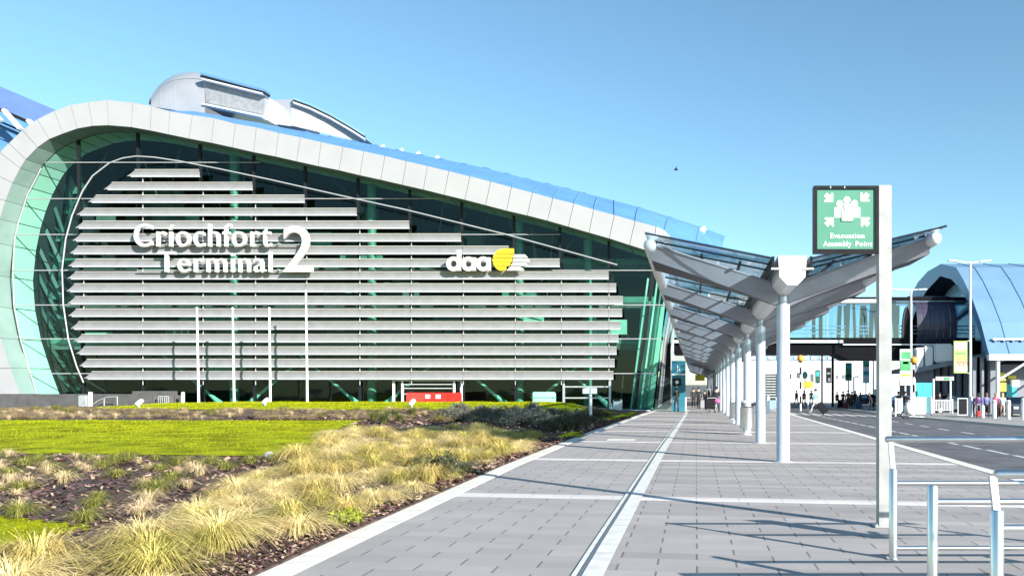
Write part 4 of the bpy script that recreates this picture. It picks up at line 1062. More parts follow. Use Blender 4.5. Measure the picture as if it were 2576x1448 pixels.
# ------------------------------------------------------------------ background right: bridge, vaulted hall, far building
VB = empty("vaulted_hall", (24, 72, 0), "pale blue barrel-vaulted hall with an arched open end beyond the road", "building")
XA = 22.6
VP_ = [(88.5, 1.5), (87.5, 6), (86, 8.8), (84, 10.6), (82.6, 11.4), (80.9, 12.0), (77.6, 12.6), (73.4, 12.7), (69.1, 11.75), (67.1, 10.35), (64.9, 8.45), (63.1, 6.5), (61.6, 4.3), (61.2, 3.75)]
VI = [(86.6, 1.5), (85.7, 5), (84, 7.4), (82.2, 8.9), (80.2, 9.9), (78, 10.75), (73.6, 11.6), (70.4, 10.9), (68.3, 9.9), (66.3, 8.6), (64.6, 7.0), (63.2, 5.4), (62.3, 4.1), (62.0, 3.6)]
mb = MB()
for i in range(len(VP_)-1):
    a, b, c, e_ = VP_[i], VP_[i+1], VI[i+1], VI[i]
    mb.quad((XA, *a), (XA, *b), (XA, *c), (XA, *e_), 1); mb.quad((XA, *e_), (XA, *c), (XA+2.2, *c), (XA+2.2, *e_), 2)
    mb.quad((XA, *a), (XA, *b), (70, *b), (70, *a), 0)
vroof = mb.build("roof", [vaultm, vaulte, bridged], VB, smooth=True)
for k in range(16):
    mb = MB(); x = XA+1.6+k*2.35
    for a, b in zip(VP_, VP_[1:]): mb.bar((x-0, a[0], a[1]+.02), (x, b[0], b[1]+.02), .05, .06)
    mb.build("seam", vaulte, vroof)
mb = MB(); a = P(2480, 891, 61.2); mb.box(XA-.1, 70, 61.0, 61.5, a.z-.45, a.z); mb.build("eaves_gutter", whitep, VB)
mb = MB(); z = 5.05
mb.box(23.1, 70, 61.85, 62.1, z, z+.12, 0)
for k in range(64): mb.box(23.2+k*.7, 23.35+k*.7, 61.84, 62.0, z-.14, z, 1)
mb.build("snow_rail", [whitep, vaulte], VB)
mb = MB(); mb.add([(XA+2.1, *p) for p in VI], [list(range(len(VI)))]); mb.build("end_glazing", mat("sky_reflect_panel", (.40, .66, .80), .3, .1, .1, .4), VB)  # opaque end glazing, the sky it reflects painted as its own colour
mb = MB(); mb.bar((XA+1.9, 78, 7.4), (XA+1.9, 66.8, 9.2), .25, .3); mb.build("tie_beam", vaulte, VB)
mb = MB(); mb.box(24, 70, 66, 66.3, -1.6, 4.4); mb.build("inner_wall", darkm, VB)
for i, u in enumerate((2509, 2640, 2760)):
    p = P(u, 1000, 61.3); mb = MB(); mb.tube([(p.x, 61.3, -1.2), (p.x, 61.3, 3.4)], .16, 12); mb.build("column", whitep, VB, smooth=True)
    mb = MB(); mb.tube([(p.x, 61.3, 1.9), (p.x+2.4, 61.3, 3.4)], .09, 8); mb.build("brace", whitep, VB)
for u in (2452, 2462, 2496): p = P(u, 1000, 62.6); mb = MB(); mb.box(p.x-.28, p.x+.28, 62.3, 62.9, -1.2, 3.7); mb.build("pier", greyw, VB)
# kiosk under the eaves
K = empty("ticket_kiosk", P(2540, 1000, 58.5), "kiosk with yellow panels and a teal screen under the eaves of the vaulted hall", "kiosk")
a, b = P(2514, 935, 64), P(2600, 1010, 64); mb = MB(); mb.box(a.x, b.x, 63.6, 65, Zg(20, 60), b.z+3.0); mb.build("body", greyw, K)
for (u0, u1, v0, v1, m_) in ((2512, 2528, 937, 957, yellb), (2514, 2530, 962, 984, yellb), (2534, 2554, 944, 952, yellb), (2530, 2556, 965, 1002, tealb), (2540, 2562, 955, 972, signw)):
    a, b = P(u0, v1, 63.5), P(u1, v0, 63.5); mb = MB(); mb.box(a.x, b.x, 63.4-.03*(m_ is signw), 63.56, a.z, b.z); mb.build("panel", m_, K)
# footbridge
BR = empty("footbridge", (12, 70, 4.5), "enclosed glass footbridge with a dark belly crossing above the road", "footbridge")
def br(u, v, Y=69.0): return P(u, v, Y)
xl_, xr_ = -1.9, br(2452, 0).x
zt, zf, zd, zu = br(0, 747).z, br(0, 849).z, br(0, 862).z, br(0, 904).z
mb = MB(); mb.box(xl_, xr_, 68.9, 73.5, zt-.3, zt, 0); mb.box(xl_, br(2214, 0).x, 68.8, 68.9, zt-.5, zt-.2, 1); mb.build("roof", [bridged, whitep], BR)
mb = MB(); mb.box(xl_, xr_, 68.95, 73.4, zf-.3, zf); 
mb.build("deck", bridged, BR)
mb = MB(); pr = [(2020, 851), (2110, 852), (2118, 862), (2250, 862), (2440, 866)]
xa, xb, xc = br(2105, 0).x, br(2135, 0).x, xr_+.6
mb.add([(xl_, 68.9, zf-.3), (xl_, 68.9, zf-1.4), (xa, 68.9, zf-1.4), (xb, 68.9, zu), (xc, 68.9, zu), (xc, 68.9, zf-.3)]+[(xl_, 73.4, zf-.3), (xl_, 73.4, zf-1.4), (xa, 73.4, zf-1.4), (xb, 73.4, zu), (xc, 73.4, zu), (xc, 73.4, zf-.3)],
       [(0,1,2,3,4,5), (6,7,8,9,10,11), (1,2,8,7), (2,3,9,8), (3,4,10,9), (4,5,11,10), (0,1,7,6)]); mb.build("belly", bridged, BR)
mb = MB(); mb.box(xl_, br(2118, 0).x, 68.55, 68.88, zd-.02, zd+.22); mb.box(br(2118, 0).x, br(2345, 0).x, 68.6, 68.88, br(0, 868).z, br(0, 868).z+.10); mb.build("ledge", steel, BR)
for yy in (68.95, 73.35):
    mb = MB(); mb.quad((xl_, yy, zf), (br(2296, 0).x, yy, zf), (br(2296, 0).x, yy, zt-.3), (xl_, yy, zt-.3)); mb.quad((br(2400, 0).x, yy, zf), (xr_, yy, zf), (xr_, yy, zt-.3), (br(2400, 0).x, yy, zt-.3)); mb.build("glazing", gbri, BR)
mb = MB()
for v in (757, 766, 820, 829, 838): mb.box(xl_, xr_, 69.0, 69.06, br(0, v).z-.05, br(0, v).z+.05)
mb.build("glazing_bar", facb, BR)
for u, w, tilt in ((2064, .3, 0), (2080, .12, 0), (2130, .34, 4), (2150, .2, -3), (2190, .34, 4), (2206, .26, -6), (2232, .3, 4), (2254, .4, -8), (2285, .3, 3)):
    mb = MB()
    for yy in (69.1, 73.2): 
        x0, x1 = br(u, 0).x, br(u+tilt, 0).x; mb.bar((x0, yy, zf), (x1, yy, zt-.28), w, .25, 0, up=(0,1,0))
    mb.build("frame", bridged if u != 2080 else whitep, BR)
for u0, u1 in ((2268, 2292),):           # arched doorway screen at the joint
    mb = MB(); x0, x1 = br(u0, 0).x, br(u1, 0).x; pts = [(x0+(x1-x0)*t, 68.85, zf+(zt-zf-.9)*math.sin(math.pi*t)**.45) for t in [i/12 for i in range(13)]]
    mb.tube(pts, .10, 6); mb.add([p for p in pts], [list(range(13))], 1); mb.build("arch_screen", [bridgep, bridged], BR)
mb = MB(); x0, x1 = br(2299, 0).x, br(2399, 0).x; ring = []
for k in range(25):
    a = math.radians(-100+220*k/24); ring.append((71.1-3.0*math.cos(a), (zt+zu)/2+.25+ (zt-zu)/2*1.02*math.sin(a)))
for (p, q) in zip(ring, ring[1:]):
    for j in range(6):
        xa_, xb_ = x0+(x1-x0)*j/6+.015, x0+(x1-x0)*(j+1)/6-.015; mb.quad((xa_, *p), (xb_, *p), (xb_, *q), (xa_, *q))
mb.quad((x0-.05, 69.2, zt), (x1, 69.2, zt), (x1, 73, zt), (x0-.05, 73, zt)); mb.build("drum_joint", bridgep, BR, smooth=True)
# far white building under the bridge
FB = empty("far_building", (18, 112, -1), "long white building with a blue-grey railed upper strip seen under the footbridge", "building")
YB = 112
def fb(u, v, Y=YB): return P(u, v, Y)
mb = MB(); mb.box(3.5, 62, YB, YB+10, -1.6, fb(0, 906).z); mb.build("wall", facw, FB)
mb = MB(); mb.box(3.5, 62, YB-.1, YB+9, fb(0, 905.5).z, fb(0, 892).z); mb.build("upper_strip", facb, FB)
mb = MB()
for k in range(48):
    x = 4.2+k*1.2; mb.box(x, x+.55, YB-.2, YB-.12, fb(0, 903).z, fb(0, 896.5).z)
mb.build("strip_panel", facw, FB)
for (u0, u1, v0, v1, m_) in ((1935, 1955, 940, 998, darkm), (1962, 1990, 940, 952, darkm), (2004, 2016, 937, 950, midm), (2039, 2046, 940, 960, midm), (2103, 2109, 943, 952, greyw), (2118, 2126, 942, 952, greyw), (2145, 2160, 944, 950, greyw), (2198, 2222, 978, 1010, darkm)):
    a, b = fb(u0, v1), fb(u1, v0); mb = MB(); mb.box(a.x, b.x, YB-.06, YB+.05, a.z, b.z); mb.build("window", m_, FB)
for (u0, u1, v0, v1, m_, nm) in ((2050, 2062, 930, 962, mat("sign_dark_green", (.02, .07, .05), .5, 0, .3, 2), "panel"),):
    pass
def banner(name, u0, u1, v0, v1, Y, m_, label, cat, deco=(), legs=True, group=None):
    a, b = P(u0, v1, Y), P(u1, v0, Y); e = empty(name, ((a.x+b.x)/2, Y, a.z), label, cat, group); mb = MB(); mb.box(a.x, b.x, Y-.05, Y+.05, a.z, b.z); pn = mb.build("panel", m_, e)
    for (du0, du1, dv0, dv1, dm) in deco:
        c, d_ = P(du0, dv1, Y), P(du1, dv0, Y); mb = MB(); mb.box(c.x, d_.x, Y-.065, Y-.051, c.z, d_.z); mb.build("print", dm, pn)
    if legs:
        zg = Zg(a.x, Y); mb = MB()
        for x in ((a.x+b.x)/2,): mb.box(x-.06, x+.06, Y+.06, Y+.16, zg, b.z)
        mb.build("post", galv, e)
    return e
dgm = mat("sign_dark_green", (.02, .07, .05), .5, 0, .3, 2)
banner("hanging_banner", 2050, 2062, 930, 963, 104, dgm, "narrow dark green upright banner before the far white building", "banner", ((2052, 2060, 934, 946, tealb),))
banner("hanging_banner", 2077, 2090, 924, 962, 104, blackm, "narrow black upright banner with pale marks before the far white building", "banner", ((2079, 2088, 936, 941, greyw), (2082, 2088, 950, 959, greyw)))
banner("hanging_banner", 2126, 2142, 912, 957, 92, greenb, "bright green upright banner on a lamp post under the footbridge", "banner", ((2128, 2140, 940, 949, dgm), (2128, 2140, 919, 926, tealb)))
banner("hanging_banner", 2170, 2186, 907, 963, 92, signw, "white upright banner with green top, just left of the tall sign post", "banner", ((2170.5, 2185.5, 909, 922, greenb), (2171, 2185, 933, 943, tealb)))
banner("hanging_banner", 2263, 2292, 878, 968, 60, signw, "large white advertising banner with green leaf shapes, right of the tall sign post", "banner", ((2266, 2290, 884, 903, greenb), (2263.5, 2290, 906, 932, greenb), (2270, 2284, 909, 915, signw), (2266, 2290, 940, 946, orange)))
e = empty("round_sign", P(2024, 943, 88), "round pale green sign beside the orange star sign", "sign"); c = P(2024, 943, 88); mb = MB()
mb.prism([(c.x+.28*math.cos(2*math.pi*k/20), c.z+.42*math.sin(2*math.pi*k/20)) for k in range(20)], 87.95, 88.05); mb.build("disc", tealight, e); mb = MB(); mb.box(c.x-.04, c.x+.04, 88.06, 88.14, Zg(12, 88), c.z); mb.build("post", galv, e)
e = empty("warning_sign", P(2032, 967, 62), "orange star-shaped sign on a thin pole by the zebra crossing", "sign"); c = P(2032, 967, 62); mb = MB()
mb.prism([(c.x+(.62 if k % 2 else .30)*math.cos(math.pi*k/8)*(1), c.z+(.42 if k % 2 else .2)*math.sin(math.pi*k/8)) for k in range(16)], 61.95, 62.0); mb.build("panel", orange, e)
mb = MB(); mb.tube([(c.x, 62.05, Zg(c.x, 62)), (c.x, 62.05, P(0, 893, 62).z)], .05, 8); mb.build("pole", whitep, e)
# raised ramp with wrapped blocks beyond the road
RP = empty("raised_ramp", P(2380, 1000, 66), "raised ramp on dark piers carrying pale concrete blocks, left of the vaulted hall", "ramp")
def rp(u, v, Y=66): return P(u, v, Y)
mb = MB()
q = [rp(2296, 927), rp(2400, 905), rp(2480, 888), rp(2480, 899), rp(2400, 917), rp(2296, 938)]
mb.add(q+[p+Vector((0, 8, 0)) for p in q], [(0,1,2,3,4,5), (6,7,8,9,10,11)]+[[i, (i+1) % 6, (i+1) % 6+6, i+6] for i in range(6)]); mb.build("deck", greyw, RP)
for (u0, u1, v0, v1) in ((2301, 2325, 874, 925), (2322, 2346, 870, 918), (2349, 2396, 864, 905), (2400, 2409, 872, 900)):
    a, b = rp(u0, v1, 66.2), rp(u1, v0, 66.2); mb = MB(); mb.box(a.x, b.x, 66.1, 68.5, a.z-.2, b.z); mb.build("block", facw if u0 != 2400 else facb, RP, bevel=.12)
mb = MB(); a, b = rp(2300, 1000, 67), rp(2348, 930, 67); mb.box(a.x, b.x, 67, 72, -1.6, b.z); mb.build("lower_wall", greyw, RP)
for u in (2356, 2376, 2394, 2410, 2430, 2446): p = rp(u, 920, 68); mb = MB(); mb.tube([(p.x, 68, -1.5), (p.x, 68, p.z+.4)], .28, 10); mb.build("pier", greyw, RP, smooth=True)
mb = MB(); mb.box(rp(2348, 0, 72).x, rp(2500, 0, 72).x, 72, 72.3, -1.6, 3.6); mb.build("rear_wall", darkm, RP)
e = empty("direction_sign", P(2372, 950, 60), "white and green lit direction sign on a post in front of the raised ramp", "sign"); a, b = P(2353, 956, 60), P(2398, 947, 60)
mb = MB(); mb.box(a.x, b.x, 59.95, 60.05, a.z, b.z); mb.build("panel", signw, e); c, d_ = P(2373, 955, 60), P(2388, 948, 60); mb = MB(); mb.box(c.x, d_.x, 59.93, 59.945, c.z, d_.z); mb.build("print", greenb, e)
mb = MB(); mb.tube([(P(2391, 0, 60).x, 60.1, Zg(18, 60)), (P(2391, 0, 60).x, 60.1, b.z)], .07, 8); mb.build("post", whitep, e)
e = empty("hoarding", P(2323, 985, 62), "teal site hoarding panel beyond the striped crossing beacon", "hoarding"); a, b = P(2302, 1003, 62), P(2346, 962, 62); mb = MB(); mb.box(a.x, b.x, 62, 62.1, Zg(17, 62), b.z); mb.build("panel", tealb, e)
for x in (a.x-.06, b.x+.06): mb = MB(); mb.box(x-.06, x+.06, 61.95, 62.15, Zg(17, 62), b.z+.3); mb.build("post", signw, e)
# ------------------------------------------------------------------ lamps, beacons, posts, railings, bollards
def lamp(u, vt, Y, arms, label, hw):
    x = (u-VPU)*Y/F; z = Zg(x, Y); zt_ = P(0, vt, Y).z; e = empty("street_lamp", (x, Y, z), label, "street lamp", "twin-armed white street lamps")
    mb = MB(); mb.tube([(x, Y, z-.1), (x, Y, z+1.2), (x, Y, z+1.25), (x, Y, zt_)], [.14, .14, .10, .075], 12); mb.build("pole", whitep, e, smooth=True)
    for s, (ua, va) in zip((-1, 1), arms):
        p = P(ua, va, Y); mb = MB(); m_ = Vector((x, Y, zt_)).lerp(p, .45); mb.tube([(x, Y, zt_), m_], .045, 8); mb.build("arm", whitep, e)
        mb = MB(); mb.bar(m_, p, .26, .10, 0); mb.build("lamp_head", whitep, e, bevel=.03)
lamp(2440, 661, 52.5, ((2384, 655), (2492, 655)), "tall twin-armed street lamp with the lime banner, nearest of the lamps", 1)
lamp(2291, 729, 64, ((2232, 727), (2331, 727)), "twin-armed street lamp just right of the tall sign post", 1)
lamp(2147, 843, 98, ((2112, 840), (2184, 840)), "twin-armed street lamp standing under the footbridge, left one", 1)
lamp(2196, 832, 93, ((2162, 828), (2212, 829)), "twin-armed street lamp half hidden behind the tall sign post", 1)
e = banner("lamp_banner", 2398, 2432, 857, 938, 52.2, limeb, "lime green banner with three portraits hung on the nearest street lamp", "banner", ((2403, 2428, 887, 890, greenb), (2400, 2430, 861, 880, mat("banner_glow", (.72, .80, .45), .6)), (2400, 2431, 908, 934, mat("banner_cream", (.78, .76, .58), .6))), False)
mb = MB()
skin0 = mat("print_skin", (.66, .36, .25), .6); hair0 = mat("print_hair", (.22, .08, .04), .6)
for u in (2408, 2417, 2426):
    c = P(u, 917, 52.2); mb.prism([(c.x+.14*math.cos(2*math.pi*k/14), c.z+.17*math.sin(2*math.pi*k/14)) for k in range(14)], 52.12, 52.125, 0); 
    mb.prism([(c.x+.17*math.cos(math.pi*k/10), c.z+.03+.20*math.sin(math.pi*k/10)) for k in range(11)], 52.126, 52.13, 1)
mb.build("print", [skin0, hair0], e)
mb = MB(); p = P(2432, 857, 52.2); q = P(2440, 857, 52.5); mb.bar(p, q, .05, .05); p = P(2432, 938, 52.2); q = P(2440, 938, 52.5); mb.bar(p, q, .05, .05); mb.build("bracket", galv, e)
def beacon(u, v, Y, label):
    x = (u-VPU)*Y/F; z = Zg(x, Y); zt_ = P(0, v, Y).z; e = empty("crossing_beacon", (x, Y, z), label, "beacon", "orange-globed crossing beacons"); n = 7
    for mi, m_ in ((0, signw), (1, blackm)):
        mb = MB()
        for k in range(n):
            if k % 2 == mi: mb.tube([(x, Y, z+(zt_-z)*k/n), (x, Y, z+(zt_-z)*(k+1)/n)], .075, 10)
        mb.build("pole_stripe", m_, e, smooth=True)
    mb = MB(); mb.ball((x, Y, zt_+.12), .26, 16); mb.build("globe", orange, e, smooth=True); mb = MB(); mb.lathe((x, Y, zt_-.2), [(.08, 0), (.17, .1), (.17, .14)], 12); mb.build("cup", blackm, e)
beacon(2298, 910, 56, "crossing beacon with striped pole on the far pavement right of the sign post")
beacon(2013, 905, 60, "crossing beacon with orange globe seen between the two nearest canopy columns")
def thin_post(u, v0, v1, Y, r, m_, label):
    x = (u-VPU)*Y/F; e = empty("traffic_post", (x, Y, Zg(x, Y)), label, "post"); mb = MB(); mb.tube([(x, Y, P(0, v1, Y).z), (x, Y, P(0, v0, Y).z)], r, 8); mb.build("shaft", m_, e)
    mb = MB(); mb.lathe((x, Y, P(0, v0, Y).z), [(r*1.2, 0), (r*1.2, .05), (.01, .09)], 8); mb.build("cap", m_, e)
thin_post(2067, 890, 1020, 80, .09, blackm, "thin black post between the dark green and black banners")
thin_post(2094, 890, 1023, 78, .13, blackm, "thicker black post right of the black banner")
def railing(u0, u1, vt, vb, Y, n, label):
    a, b = P(u0, vt, Y), P(u1, vt, Y); zg = P(0, vb, Y).z; e = empty("pedestrian_railing", (a.x, Y, zg), label, "railing"); mb = MB(); mb.bar(a, b, .07, .07); mb.build("rail", whitep, e); mb = MB(); mb.bar((a.x, Y, zg+.15), (b.x, Y, zg+.15), .05, .05); mb.build("rail", whitep, e)
    mb = MB()
    for k in range(n): x = a.x+(b.x-a.x)*k/(n-1); mb.bar((x, Y, zg+.15), (x, Y, a.z), .035, .035)
    mb.build("baluster", whitep, e)
    mb = MB()
    for x in (a.x, b.x): mb = MB(); mb.bar((x, Y, zg-.1), (x, Y, a.z+.1), .08, .08); mb.build("post", whitep, e)
railing(2298, 2341, 1000, 1045, 54.5, 16, "white pedestrian railing below the teal hoarding")
railing(2252, 2268, 1003, 1043, 54.5, 6, "short white pedestrian railing between the sign post and the trolley pusher")
railing(2343, 2395, 1006, 1036, 60, 14, "long low white railing in front of the raised ramp")
railing(1966, 1985, 994, 1037, 52, 5, "grey pedestrian railing at the zebra crossing behind the nearest column")
def bollard(u, v0, v1, Y, label, m_=whitep):
    x = (u-VPU)*Y/F; z = Zg(x, Y); e = empty("bollard", (x, Y, z), label, "bollard", "white bollards by the road"); mb = MB(); h = P(0, v0, Y).z-z
    mb.lathe((x, Y, z-.03), [(.13, 0), (.13, h-.05), (.10, h), (.02, h+.02)], 12); mb.build("shaft", m_, e, smooth=True); mb = MB(); mb.lathe((x, Y, z+h*.82), [(.135, 0), (.135, .1)], 12); mb.build("band", galv, e)
bollard(2500, 1004, 1050, 50, "white bollard standing in front of the pink-topped person")
bollard(2536, 1005, 1054, 49, "white bollard between the people and the parked dark car")
bollard(2573, 1000, 1056, 48, "white bollard at the right edge of the picture")
bollard(2471, 1018, 1048, 51, "low white bollard between the purple-topped and blue-topped people")
bollard(1977, 985, 1036, 51, "white bollard on the pavement edge behind the nearest column")
bollard(1931, 995, 1034, 52, "white bollard left of the nearest column")
thin_post(1724, 1002, 1034, 56, .06, whitep, "white pole standing before the teal totem under the canopy")
e = empty("menu_board", P(2421, 1025, 51), "black framed pavement board standing behind the nearest lamp post", "sign"); a, b = P(2408, 1044, 51), P(2434, 1000, 51); mb = MB()
for q in ((a.x, a.x+.06, a.z, b.z), (b.x-.06, b.x, a.z, b.z), (a.x+.06, b.x-.06, b.z-.06, b.z), (a.x+.06, b.x-.06, a.z, a.z+.06)): mb.box(q[0], q[1], 51, 51.05, q[2], q[3])
mb.build("frame", galv, e); mb = MB(); mb.box(a.x+.06, b.x-.06, 51.01, 51.04, a.z+.06, b.z-.06); mb.build("panel", blackm, e)
e = empty("information_totem", P(1707, 1000, 57), "tall teal totem with small white icon beside the terminal side wall", "sign"); a, b = P(1689, 1036, 57), P(1724, 907, 57)
mb = MB(); mb.box(a.x, b.x, 57, 57.3, Zg(0, 57), b.z); mb.build("panel", mat("totem_teal", (.03, .17, .23), .35, 0, .12, 1.5), e); mb = MB(); z = P(0, 941, 57).z; mb.box(a.x, b.x, 56.97, 56.995, z-.05, z+.05); 
c = P(1706, 925, 57); mb.box(c.x-.08, c.x-.02, 56.97, 56.99, c.z-.25, c.z+.2); mb.box(c.x+.06, c.x+.12, 56.97, 56.99, c.z-.2, c.z+.05); mb.build("icon", signw, e)
e = empty("smoking_sign", P(1700, 965, 55.5), "small black square sign with a white symbol above the person in black", "sign"); a, b = P(1692, 970, 55.5), P(1713, 951, 55.5); mb = MB(); mb.box(a.x, b.x, 55.45, 55.5, a.z, b.z); mb.build("panel", blackm, e)
c = a.lerp(b, .5); mb = MB(); mb.prism([(c.x+(.17 if k % 2 else .09)*math.cos(math.pi*k/5), c.z+(.17 if k % 2 else .09)*math.sin(math.pi*k/5)) for k in range(10)], 55.43, 55.448); mb.build("symbol", signw, e)
mb = MB(); mb.box(c.x-.03, c.x+.03, 55.51, 55.56, Zg(0, 55), c.z); mb.build("post", galv, e)
e = empty("hanging_sign", P(1756, 950, 80), "yellow sign hanging under the far part of the canopy", "sign"); a, b = P(1748, 957, 80), P(1772, 942, 80); mb = MB(); mb.box(a.x, b.x, 79.95, 80.05, a.z, b.z); mb.build("panel", yellb, e)
mb = MB(); 
for x in (a.x+.1, b.x-.1): mb.box(x-.02, x+.02, 79.98, 80.02, b.z, b.z+1.6)
mb.build("hanger", galv, e)
e = empty("stepped_vent", P(1936, 975, 70), "dark slatted cabinet left of the nearest canopy column", "cabinet"); a, b = P(1926, 1000, 70), P(1951, 940, 70); mb = MB(); mb.box(a.x, b.x, 70, 71, Zg(6, 70), b.z); mb.build("body", darkm, e); mb = MB()
for k in range(9): z = a.z+(b.z-a.z)*k/9; mb.box(a.x, b.x, 69.92, 69.99, z, z+.1)
mb.build("slat", galv, e)
e = empty("ticket_machine", P(1945, 1015, 54), "pale blue low machine with white legs beside the pavement edge", "machine"); a, b = P(1935, 1028, 54), P(1953, 1006, 54); mb = MB(); mb.box(a.x, b.x, 54, 54.5, a.z, b.z); mb.build("body", facb, e)
mb = MB(); 
for x in (a.x-.03, b.x+.03): mb.box(x-.03, x+.03, 54, 54.1, Zg(5.5, 54), b.z+.1)
mb.build("leg", whitep, e)
# bird
e = empty("bird", P(1700, 427, 90), "tiny dark bird flying in the open sky", "bird"); c = P(1700, 427, 90); mb = MB()
mb.ball(c, .12, 8, sq=(2, 1, .8)); mb.add([c+Vector((-.1, 0, 0)), c+Vector((.12, 0, 0)), c+Vector((.05, -.3, .35))], [(0, 1, 2)]); mb.add([c+Vector((-.1, 0, 0)), c+Vector((.12, 0, 0)), c+Vector((-.25, .3, .25))], [(0, 1, 2)]); mb.build("body", blkf, e)
# ------------------------------------------------------------------ cars
def car(u, v, Y, rz, m_, label):
    p = P(u, v, Y); z = Zg(p.x, Y)-.1; M_ = Matrix.Translation((p.x, Y, z)) @ Matrix.Rotation(rz, 4, 'Z'); e = empty("parked_car", (p.x, Y, z), label, "car", "cars parked beyond the road")
    prof = [(-2.1, .35), (-2.15, .75), (-1.9, .92), (-1.2, 1.0), (-.55, 1.42), (.7, 1.45), (1.5, 1.05), (2.05, .95), (2.12, .4)]
    mb = MB(); vs = []
    for s in (-1, 1):
        for a, b in prof: vs.append(M_ @ Vector((a, s*(.86 if b < 1.1 else .68), b)))
    n = len(prof); mb.add(vs, [list(range(n)), [n+i for i in range(n)]]+[[i, (i+1) % n, n+(i+1) % n, n+i] for i in range(n)]); mb.build("body", m_, e, bevel=.06)
    mb = MB()
    for s in (-1, 1):
        q = [(-1.0, 1.03), (-.5, 1.36), (.62, 1.38), (1.25, 1.05)]; mb.add([M_ @ Vector((a, s*(.87 if b < 1.1 else .735), b)) for a, b in q], [(0,1,2,3)])
    mb.quad(*[M_ @ Vector(t) for t in ((-1.2, -.66, 1.03), (-1.2, .66, 1.03), (-.58, .58, 1.42), (-.58, -.58, 1.42))]); mb.build("windows", gwin, e)
    for a in (-1.35, 1.3):
        for s in (-1, 1):
            mb = MB(); c = Vector((a, s*.80, .33)); mb.tube([M_ @ (c-Vector((0, .11, 0))), M_ @ (c+Vector((0, .11, 0)))], .33, 16, 0); mb.tube([M_ @ (c-Vector((0, .125, 0))), M_ @ (c+Vector((0, .125, 0)))], .19, 12, 1); mb.build("wheel", [tyre, galv], e)
    for s in (-1, 1): mb = MB(); mb.box(-2.17, -2.08, s*.6-.15, s*.6+.15, .68, .82, 0, M_); mb.build("headlight", signw, e)
car(2556, 1030, 55, 1.45, carg, "dark grey car parked behind the bollards at the right edge")
car(2272, 1000, 66, .1, carb, "dark blue car behind the short railing right of the sign post")
car(2176, 1012, 88, .0, carg, "small grey car parked far off under the footbridge")
car(2395, 1010, 64, .1, carg, "grey car under the raised ramp")
